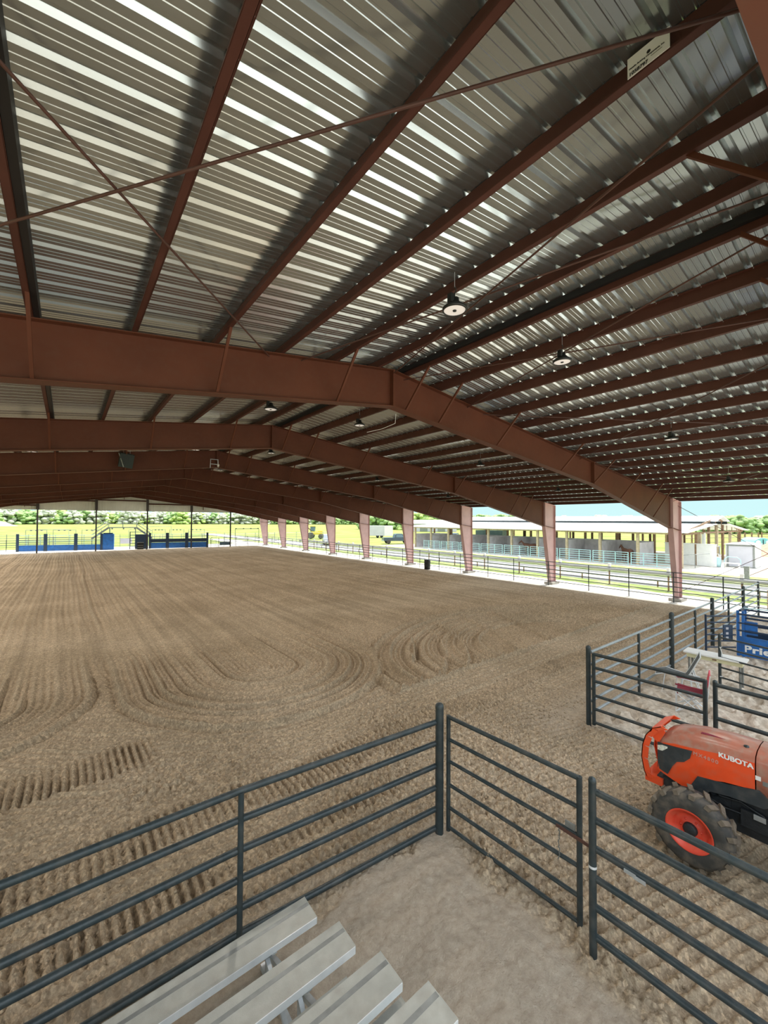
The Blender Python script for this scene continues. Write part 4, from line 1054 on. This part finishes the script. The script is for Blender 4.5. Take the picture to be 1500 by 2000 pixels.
for k in range(9):
    x = 47+k*2.3; gm.beam((bx(x), by(BY0)-.05, 3.2), (bx(x), by(BY0)-.05, 3.2+1.5*(1-abs(x-56.3)/11.8)), .05, .1)
gm.build('gable_truss', 'wood_dark', bn)
for x in (50.2, 51.6, 56.3, 62.0): MB().box((0, 0, 2.0 if x == 56.3 else 1.6), (.26, .26, 4.0 if x == 56.3 else 3.2)).build('gable_post', 'wood' if x != 51.6 else 'white', bn).location = (bx(x), by(BY0)-.1, 0)
MB().box((bx(53), by(BY0+20), 3.5), (4, 6, .8)).build('hay_loft', 'wood_dark', bn)
# details inside stalls
for i, (x, y, lab) in enumerate(((47.0, 18.0, 'dark bay horse standing in a near stall behind the blue panels'), (46.8, 29.3, 'reddish horse low behind the blue panels, mostly hidden'))):
    t = thing('horse', lab, 'horse', (x, y, 0), .9+i)
    mb = MB()
    mb.loft([[(xx, rr*.8*math.cos(a), zz+rr*math.sin(a)) for a in [2*PI*k/12 for k in range(12)]] for xx, rr, zz in ((-.85, .08, 1.15), (-.75, .26, 1.15), (-.45, .33, 1.14), (0, .30, 1.10), (.4, .33, 1.14), (.7, .27, 1.22), (.85, .19, 1.36), (1.0, .15, 1.55), (1.12, .12, 1.68), (1.25, .10, 1.66), (1.45, .07, 1.48), (1.52, .05, 1.40))])
    for lx, ly, f in ((.55, .15, 1), (.58, -.15, 1), (-.62, .15, -1), (-.58, -.15, -1)):
        mb.tube([(lx, ly, 1.05), (lx+.02, ly, .72), (lx+(.03 if f > 0 else -.10), ly, .52), (lx, ly, .12), (lx+.04, ly, 0)], [.13, .085, .055, .04, .05], 8)
    mb.tube([(-.85, 0, 1.2), (-.98, 0, .95), (-.96, 0, .55)], [.05, .06, .03], 8)
    for sy in (-1, 1): mb.tube([(1.13, sy*.06, 1.76), (1.12, sy*.08, 1.9)], [.03, .008], 6)
    mb.build('body', 'horse_brown', t)
# pale blue pen panels in front of the stalls
def pen_panel(y0, y1, lab, x=43.6):
    t = thing('stock_fence', lab, 'panel', (x, y0, 0), 0, 'pale blue stock panels along the barn')
    for z in (.12, .36, .60, .84, 1.06, 1.27): MB().tube([(0, .08, z), (0, y1-y0-.08, z)], .032, 6).build('rail', 'teal', t)
    for f in (0, .35, .68, 1): MB().tube([(0, .08+(y1-y0-.16)*f, .05), (0, .08+(y1-y0-.16)*f, 1.3)], .045, 8).build('upright', 'teal', t)
for i in range(9):
    y = 12.9+3.66*i; pen_panel(y, y+3.55, f'pale blue stock panel in front of the barn, {ORD[i]} from the near right end')
tb2 = thing('stored_boat', 'teal covered trailer load stored inside the barn', 'trailer', (53, 40, 0), .2)
MB().box((0, 0, 2.4), (2.2, 4.5, .9)).build('load', 'teal', tb2); MB().box((0, 0, 1.4), (2.4, 4.8, .2)).build('bed', 'engine', tb2)
mb = MB()
for y in (-1, 1): mb.lathe([(0, -1.2), (.4, -1.2), (.4, 1.2), (0, 1.2)], (0, y, .4), 14, 'X')
mb.beam((0, -1.5, .8), (0, 1.5, .8), .3, 1.0); mb.build('wheels', 'engine', tb2)

# things at the near end of the barn
t = thing('windbreak', 'big white sheet-clad windbreak standing under the barn end', 'windbreak', (49.4, 12.2, 0), -.1)
MB().box((0, 1.0, 1.05), (.1, 4.4, 2.1)).build('panel', 'white', t)
mb = MB(); mb.box((0, 1.0, 2.14), (.16, 4.5, .06)); mb.build('top_rail', 'roof_white', t)
t = thing('hand_rail', 'thin dark hand rail on the ramp in front of the white wall', 'rail', (45.2, 12.6, 0))
mb = MB(); mb.tube([(0, 0, 0), (0, 0, 1.2), (2.2, -1.5, 1.35)], .035, 6); mb.tube([(1.0, -.7, 0), (1.0, -.7, 1.28)], .035, 6); mb.build('rail', 'grey_tube', t)
sh = thing('storage_shed', 'white storage shed with a grey-framed pale door', 'shed', (50.9, 9.55, 0), .06)
MB().box((1.8, 0, 1.08), (3.4, 2.25, 2.16)).build('body', 'white', sh)
MB().prism([(-.1, -1.25, 2.16), (-.1, 1.25, 2.16), (-.1, 0, 2.34)], (3.8, 0, 0)).build('roof', 'roof_white', sh)
MB().box((.07, 0, 1.03), (.05, 1.75, 1.95)).build('door', 'tan', sh)
mb = MB(); mb.box((.05, .95, 1.05), (.08, .14, 2.1)); mb.box((.05, -.95, 1.05), (.08, .14, 2.1)); mb.box((.05, 0, 2.08), (.08, 2.05, .12)); mb.build('door_frame', 'grey_tube', sh)
t = thing('barrel', 'pale blue barrel beside the white storage shed', 'barrel', (49.7, 11.05, 0)); MB().lathe([(0, 0), (.3, 0), (.31, .3), (.31, .6), (.29, .9), (0, .9)], n=16).build('body', 'teal', t); MB().lathe([(.30, .9), (.29, .94), (0, .94)], n=16).build('lid', 'white', t)
t = thing('crate', 'orange crate standing left of the pale blue barrel', 'crate', (49.9, 11.95, 0)); MB().box((0, 0, .55), (.7, .7, 1.1)).build('body', 'orange_crate', t); MB().box((0, 0, 1.12), (.76, .76, .06)).build('lid', 'wood', t)
t = thing('yard_gate', 'small barred gate behind the orange crate', 'gate', (51.5, 11.9, 0)); mb = MB()
for k in range(6): mb.tube([(0, -.6+.24*k, 1.15), (0, -.6+.24*k, 1.85)], .03, 6)
mb.build('bars', 'lamp_black', t); mb = MB(); mb.box((0, 0, 1.1), (.06, 1.4, .08)); mb.box((0, 0, 1.9), (.06, 1.4, .08)); mb.box((0, -.68, .95), (.06, .08, 1.9)); mb.box((0, .68, .95), (.06, .08, 1.9)); mb.build('frame', 'white', t)
t = thing('bench', 'pale garden bench with rounded back in front of the shed door', 'bench', (49.9, 9.95, 0), 0)
mb = MB(); mb.tube([(0, -.6, .3), (0, -.6, .75), (0, -.35, 1.0), (0, .35, 1.0), (0, .6, .75), (0, .6, .3)], .035, 6); mb.build('backrest', 'teal', t); MB().box((-.25, 0, .42), (.5, 1.2, .06)).build('seat', 'white', t); mb = MB()
for y in (-.55, .55): mb.box((-.25, y, .2), (.45, .06, .4))
mb.build('leg', 'white', t)
t = thing('calf_hut', 'pale blue domed hut with two round openings in the far right field', 'hut', (95.5, 15.9, 0), -.75)
mb = MB(); n = 14
arc = [(1.75*math.cos(PI*k/n), 0, 1.75*math.sin(PI*k/n)) for k in range(n+1)]
secs = [[(p[0]*s, y, p[2]*s*.95) for p in arc] for y, s in ((-1.6, .97), (-1.5, 1), (1.5, 1), (1.6, .97))]
mb.loft(secs, closed=True); mb.build('shell', 'dome', t)
for x in (-.75, .85): MB().lathe([(0, 0), (.42, 0), (.42, -.06), (0, -.06)], (x, -1.6, .8), 18, 'Y').build('opening', 'white', t)
MB().box((.05, -1.62, .7), (.12, .06, 1.3)).build('divider', 'blue_dark', t)
def mound(name, lab, c, rx, ry, h, m, seed):
    rng = np.random.RandomState(seed); mb = MB(); n, k = 24, 10; secs = []
    for i in range(k+1):
        f = i/k; r = 1-f
        secs.append([(c[0]+rx*r*math.cos(2*PI*j/n)*(1+.12*rng.rand()), c[1]+ry*r*math.sin(2*PI*j/n)*(1+.12*rng.rand()), -.1+h*math.sin(f*PI/2)*(1+.25*(rng.rand()-.5))) for j in range(n)])
    mb.loft(secs, cap=False); tag(mb.build(name, m), lab, 'mound')
mound('soil_mound', 'long heap of red-brown soil behind the white shed', (77, 8.5), 8, 5.5, 2.1, 'red_soil', 3)
mound('sand_mound', 'pale sand heap far out in the left field', (-40, 330), 15, 9, 4.2, 'sand_white', 4)
for i, (x0, y0, x1, y1, lab) in enumerate(((78, 24, 105, 17, 'brown post fence behind the barn gable, left stretch'), (108, 17, 150, 4, 'brown post fence in the right field behind the blue hut'))):
    t = thing('post_fence', lab, 'fence', (x0, y0, 0)); d = Vector((x1-x0, y1-y0, 0)); n = 12
    for z in (.7, 1.5, 2.1): MB().beam((0, 0, z), (d.x, d.y, z), .05, .12).build('rail', 'wood', t)
    for k in range(n+1): MB().box((d.x*k/n, d.y*k/n, 1.2), (.22, .22, 2.4)).build('post', 'wood_dark', t)
t = thing('dark_post', 'short dark square post at the edge of the drive near the right border', 'post', (38.6, 6.9, 0)); MB().box((0, 0, .55), (.28, .28, 1.1)).build('post', 'grey_tube', t); MB().box((0, 0, 1.12), (.32, .32, .05)).build('cap', 'grey_tube', t)
tag(MB().tube([(41, 7.6, -.02), (43, 3.5, 2.6)], .03, 6).build('leaning_pole', 'wood_dark', None, (41, 7.6, 0)), 'thin brown pole slanting up at the right border beyond the drive', 'pole')
t = thing('hay_stack', 'block of straw-coloured hay beside the pen at the right border', 'hay', (28.3, 3.4, 0)); MB().box((0, 0, .45), (1.2, 1.6, .9)).build('bale', 'wood', t); mb = MB(); mb.box((0, .3, .45), (1.22, .02, .92)); mb.box((0, -.3, .45), (1.22, .02, .92)); mb.build('twine', 'wood_dark', t)

# ------------------------------------------------------------------ vehicles in the yard
def pickup(loc, rz, lab, m):
    t = thing('pickup_truck', lab, 'truck', loc, rz)
    side = [(-2.7, .55), (-2.7, 1.15), (-.6, 1.15), (-.45, 1.75), (-.2, 1.85), (.75, 1.85), (1.35, 1.22), (2.6, 1.08), (2.75, .9), (2.75, .5)]
    MB().prism([(x, -.92, z) for x, z in side], (0, 1.84, 0)).build('body', m, t)
    win = [(-.38, 1.2), (-.33, 1.70), (-.15, 1.76), (.70, 1.76), (1.15, 1.24)]
    mb = MB()
    for y in (-.935, .915): mb.prism([(x, y, z) for x, z in win], (0, .02, 0))
    mb.prism([(.80, -.8, 1.83), (1.34, -.8, 1.26), (1.36, .8, 1.26), (.82, .8, 1.83)], (.03, 0, .03)); mb.build('window', 'glass_dark', t)
    for x in (-1.75, 1.75):
        for y in (-.85, .85): MB().lathe([(0, -.12), (.25, -.13), (.38, -.12), (.40, 0), (.38, .12), (.25, .13), (0, .12)], (x, y, .40), 18, 'Y').build('wheel', 'rubber', t)
    mb = MB(); mb.box((2.78, 0, .55), (.1, 1.8, .22)); mb.box((-2.74, 0, .6), (.1, 1.8, .2)); mb.build('bumper', 'galv', t)
    return t
pickup((48.6, 58.2, 0), -.45, 'dark pickup truck parked on the grass left of the barn', 'truck_black')
pickup((36.5, 62.5, 0), 1.1, 'silver pickup truck half hidden behind a column at the far right', 'truck_silver')
pickup((55, 47.5, 0), .4, 'dark truck parked behind the barn posts', 'truck_black').location = (61, 55.5, 0)
t = thing('box_trailer', 'long pale box trailer standing in the field behind the dark pickup', 'trailer', (62, 81, 0), -.66)
MB().box((0, 0, 1.75), (6.6, 2.4, 2.5)).build('box', 'white', t); MB().box((-1.0, -1.22, 1.75), (4.4, .03, 2.4)).build('side_sheet', 'tan', t); mb = MB()
for x in (-.5, .5):
    for y in (-1.1, 1.1): mb.lathe([(0, -.1), (.4, -.1), (.4, .1), (0, .1)], (x, y, .4), 14, 'Y')
mb.beam((-3.2, 0, .5), (4.6, 0, .5), .3, .1); mb.build('wheels', 'engine', t)
t = thing('farm_machine', 'yellow wheeled loader with raised forks in the far field between columns', 'loader', (45.5, 84.2, 0), -.66)
mb = MB(); mb.box((.3, 0, 1.3), (2.4, 1.2, .8)); mb.box((1.2, 0, 1.5), (1.0, 1.0, .7)); mb.build('body', 'yellow', t)
mb = MB(); mb.box((-.5, 0, 2.2), (1.0, 1.1, 1.3)); mb.build('cab', 'glass_dark', t); MB().box((-.5, 0, 2.9), (1.2, 1.3, .12)).build('cab_roof', 'yellow', t)
for x, r in ((-.9, .75), (1.4, .55)):
    for y in (-.75, .75): MB().lathe([(0, -.2), (r*.5, -.21), (r*.95, -.2), (r, 0), (r*.95, .2), (r*.5, .21), (0, .2)], (x, y, r), 20, 'Y').build('wheel', 'rubber', t)
mb = MB()
for y in (-.5, .5): mb.beam((-.6, y, 1.7), (-2.2, y, 2.9), .1, .14)
for k in range(6): mb.beam((-2.2, -1.0+.4*k, 2.9), (-2.25, -1.0+.4*k, 4.0 if k % 2 else 3.6), .09, .09)
mb.beam((-2.2, -1.1, 2.9), (-2.2, 1.1, 2.9), .12, .12); mb.build('fork', 'wood_dark', t)
t = thing('metal_building', 'low white-roofed building in front of the far trees left of the barn', 'building', (118, 118, 0), -.75)
MB().box((0, 0, 1.6), (18, 9, 3.2)).build('wall', 'tan', t); MB().prism([(-9.3, -4.9, 3.2), (-9.3, 4.9, 3.2), (-9.3, 0, 4.6)], (18.6, 0, 0)).build('roof', 'roof_white', t); mb = MB(); mb.box((-4, -4.52, 1.2), (3, .05, 2.4)); mb.box((3, -4.52, 1.2), (3, .05, 2.4)); mb.build('door', 'grey_tube', t)

# ------------------------------------------------------------------ trees on the horizon: every tree its own crown and trunk
def crown_mesh(seed, m, wide=1.):
    rng = random.Random(seed); mb = MB(); nr = np.random.RandomState(seed)
    for i in range(70):
        a = rng.uniform(0, 2*PI); rr = rng.uniform(0, .85)**.8*wide; z = rng.uniform(.06, 1.0)
        lim = math.sin(min(1, max(.05, (1.05-z)))*PI*.5)**.7
        c = (rr*lim*math.cos(a)*.62, rr*lim*math.sin(a)*.62, z*.82); r = rng.uniform(.07, .16)
        n, k = 7, 5; ring = []
        for q in range(k+1):
            th = PI*q/k
            ring.append([(c[0]+r*(1+.45*(rng.random()-.5))*math.sin(th)*math.cos(2*PI*j/n), c[1]+r*(1+.45*(rng.random()-.5))*math.sin(th)*math.sin(2*PI*j/n), c[2]+r*.8*math.cos(th)*(1+.3*(rng.random()-.5))) for j in range(n)])
        mb.loft(ring, cap=False)
    return mb
protos = []
for i, (m_, lab, nm) in enumerate((('leaf_a', 'mid green rounded tree in the far tree line', 'broadleaf_tree'), ('leaf_b', 'bright yellow-green tree in the far tree line', 'yellow_green_tree'), ('leaf_c', 'pale grey-green bare-looking tree in the far tree line', 'grey_green_tree'))):
    t = thing(nm, lab, 'tree', (0, 0, 0), 0, ('mid green trees', 'yellow-green trees', 'pale grey-green trees')[i]+' of the far tree line')
    crown_mesh(20+i, m_).build('crown', m_, t)
    MB().tube([(0, 0, -.02), (.01, 0, .25), (0, 0, .5)], [.035, .025, .012], 7).build('trunk', 'bark', t)
    protos.append(t)
rng = random.Random(11); used = set(); YAW = .6638
def place(px, D, h, wf, kind, jit=4):
    ang = math.atan((px-750)/790.2)+YAW
    r = D+rng.uniform(-jit, jit); x, y = r*math.sin(ang), r*math.cos(ang)
    sc = (h*wf, h*wf, h)
    if kind not in used:
        used.add(kind); o = protos[kind]; o.location = (x, y, -.2); o.scale = sc; o.rotation_euler = (0, 0, rng.uniform(0, 6))
    else: dup(protos[kind], (x, y, -.2), rng.uniform(0, 6), None, sc)
px = -40
while px < 520:
    k = rng.choices((0, 1, 2), (3, 1.3, 3) if px > 60 else (4, 2, .5))[0]
    place(px, 430, rng.uniform(11.5, 15.0), rng.uniform(1.0, 1.4), k, 14); px += rng.uniform(6, 9)
px = 520
while px < 730:
    place(px, 420, rng.uniform(8, 11), rng.uniform(1.0, 1.5), rng.choice((0, 0, 2)), 12); px += rng.uniform(10, 15)
px = 715
while px < 880:
    place(px, 200, rng.uniform(8.2, 10.5), rng.uniform(1.0, 1.3), rng.choice((0, 0, 1)), 10); px += rng.uniform(9, 13)
px = 925
while px < 1025:
    place(px, 300, rng.uniform(9.5, 11), rng.uniform(1.0, 1.4), 0, 10); px += rng.uniform(12, 18)
for px in (1100, 1168, 1178, 1205, 1222, 1228): place(px, 300, rng.uniform(8.8, 9.8), 1.2, 2, 8)
px = 1385
while px < 1560:
    place(px, 215, rng.uniform(7.0, 8.6), rng.uniform(1.0, 1.4), rng.choices((0, 1, 2), (5, 1, 1))[0], 16); px += rng.uniform(8, 12)

# ------------------------------------------------------------------ light
w = bpy.data.worlds.new('sky'); SC.world = w; w.use_nodes = True
nt = w.node_tree; n = nt.nodes; l = nt.links; bg = n['Background']
tc = n.new('ShaderNodeTexCoord'); sp = n.new('ShaderNodeSeparateXYZ'); l.new(tc.outputs['Generated'], sp.inputs[0])
rp = n.new('ShaderNodeValToRGB'); e = rp.color_ramp.elements
e[0].position = 0; e[0].color = (.66, .97, .98, 1); e[1].position = .5; e[1].color = (2.3, 2.5, 2.7, 1)
for q, c in ((.10, (.62, .95, .98, 1)), (.16, (.65, .93, 1.0, 1))):
    k = e.new(q); k.color = c
l.new(sp.outputs['Z'], rp.inputs['Fac']); l.new(rp.outputs['Color'], bg.inputs['Color'])
bg.inputs['Strength'].default_value = SKY = 1.0
sun = bpy.data.lights.new('sun', 'SUN'); sun.energy = 7; sun.angle = .05; sun.color = (1, .96, .88)
so = bpy.data.objects.new('sun', sun); COL.objects.link(so)
d = -Vector((.34, .03, .94)).normalized(); so.rotation_euler = d.to_track_quat('-Z', 'Y').to_euler()
for i, p in enumerate(LAMP_POS):  # fill light set at the lamps; unseen left rows stronger for side light
    la = bpy.data.lights.new('lamp_fill_light', 'AREA'); la.shape = 'DISK'; la.size = .26; la.energy = 290 if p[0] < -5 else (75 if p[0] < 0 else (80 if p[1] > 6 else 44)); la.color = (1, .93, .84)
    lo = bpy.data.objects.new('lamp_fill_light', la); COL.objects.link(lo); lo.location = (p[0], p[1], p[2]-.028)

# ------------------------------------------------------------------ camera
f, yaw, pitch, roll, H = 790.16, .6638, .0211, .0051, 4.3
cam = bpy.data.cameras.new('camera'); co = bpy.data.objects.new('camera', cam); COL.objects.link(co)
cam.sensor_width = 36; cam.sensor_fit = 'AUTO'; cam.lens = f/2000*36; cam.clip_end = 3000; cam.clip_start = .05
R_ = Vector((math.cos(yaw), -math.sin(yaw), 0)); F0 = Vector((math.sin(yaw), math.cos(yaw), 0)); U0 = Vector((0, 0, 1))
Fw = F0*math.cos(pitch)+U0*math.sin(pitch); Up = -F0*math.sin(pitch)+U0*math.cos(pitch)
rx = R_*math.cos(roll)+Up*math.sin(roll); ux = -R_*math.sin(roll)+Up*math.cos(roll)
mw = Matrix((rx, ux, -Fw)).transposed().to_4x4(); mw.translation = (0, 0, H); co.matrix_world = mw
SC.camera = co
vs = SC.view_settings; vs.view_transform = 'Standard'; vs.look = 'None'; vs.exposure = 0; vs.gamma = 1; vs.use_curve_mapping = False
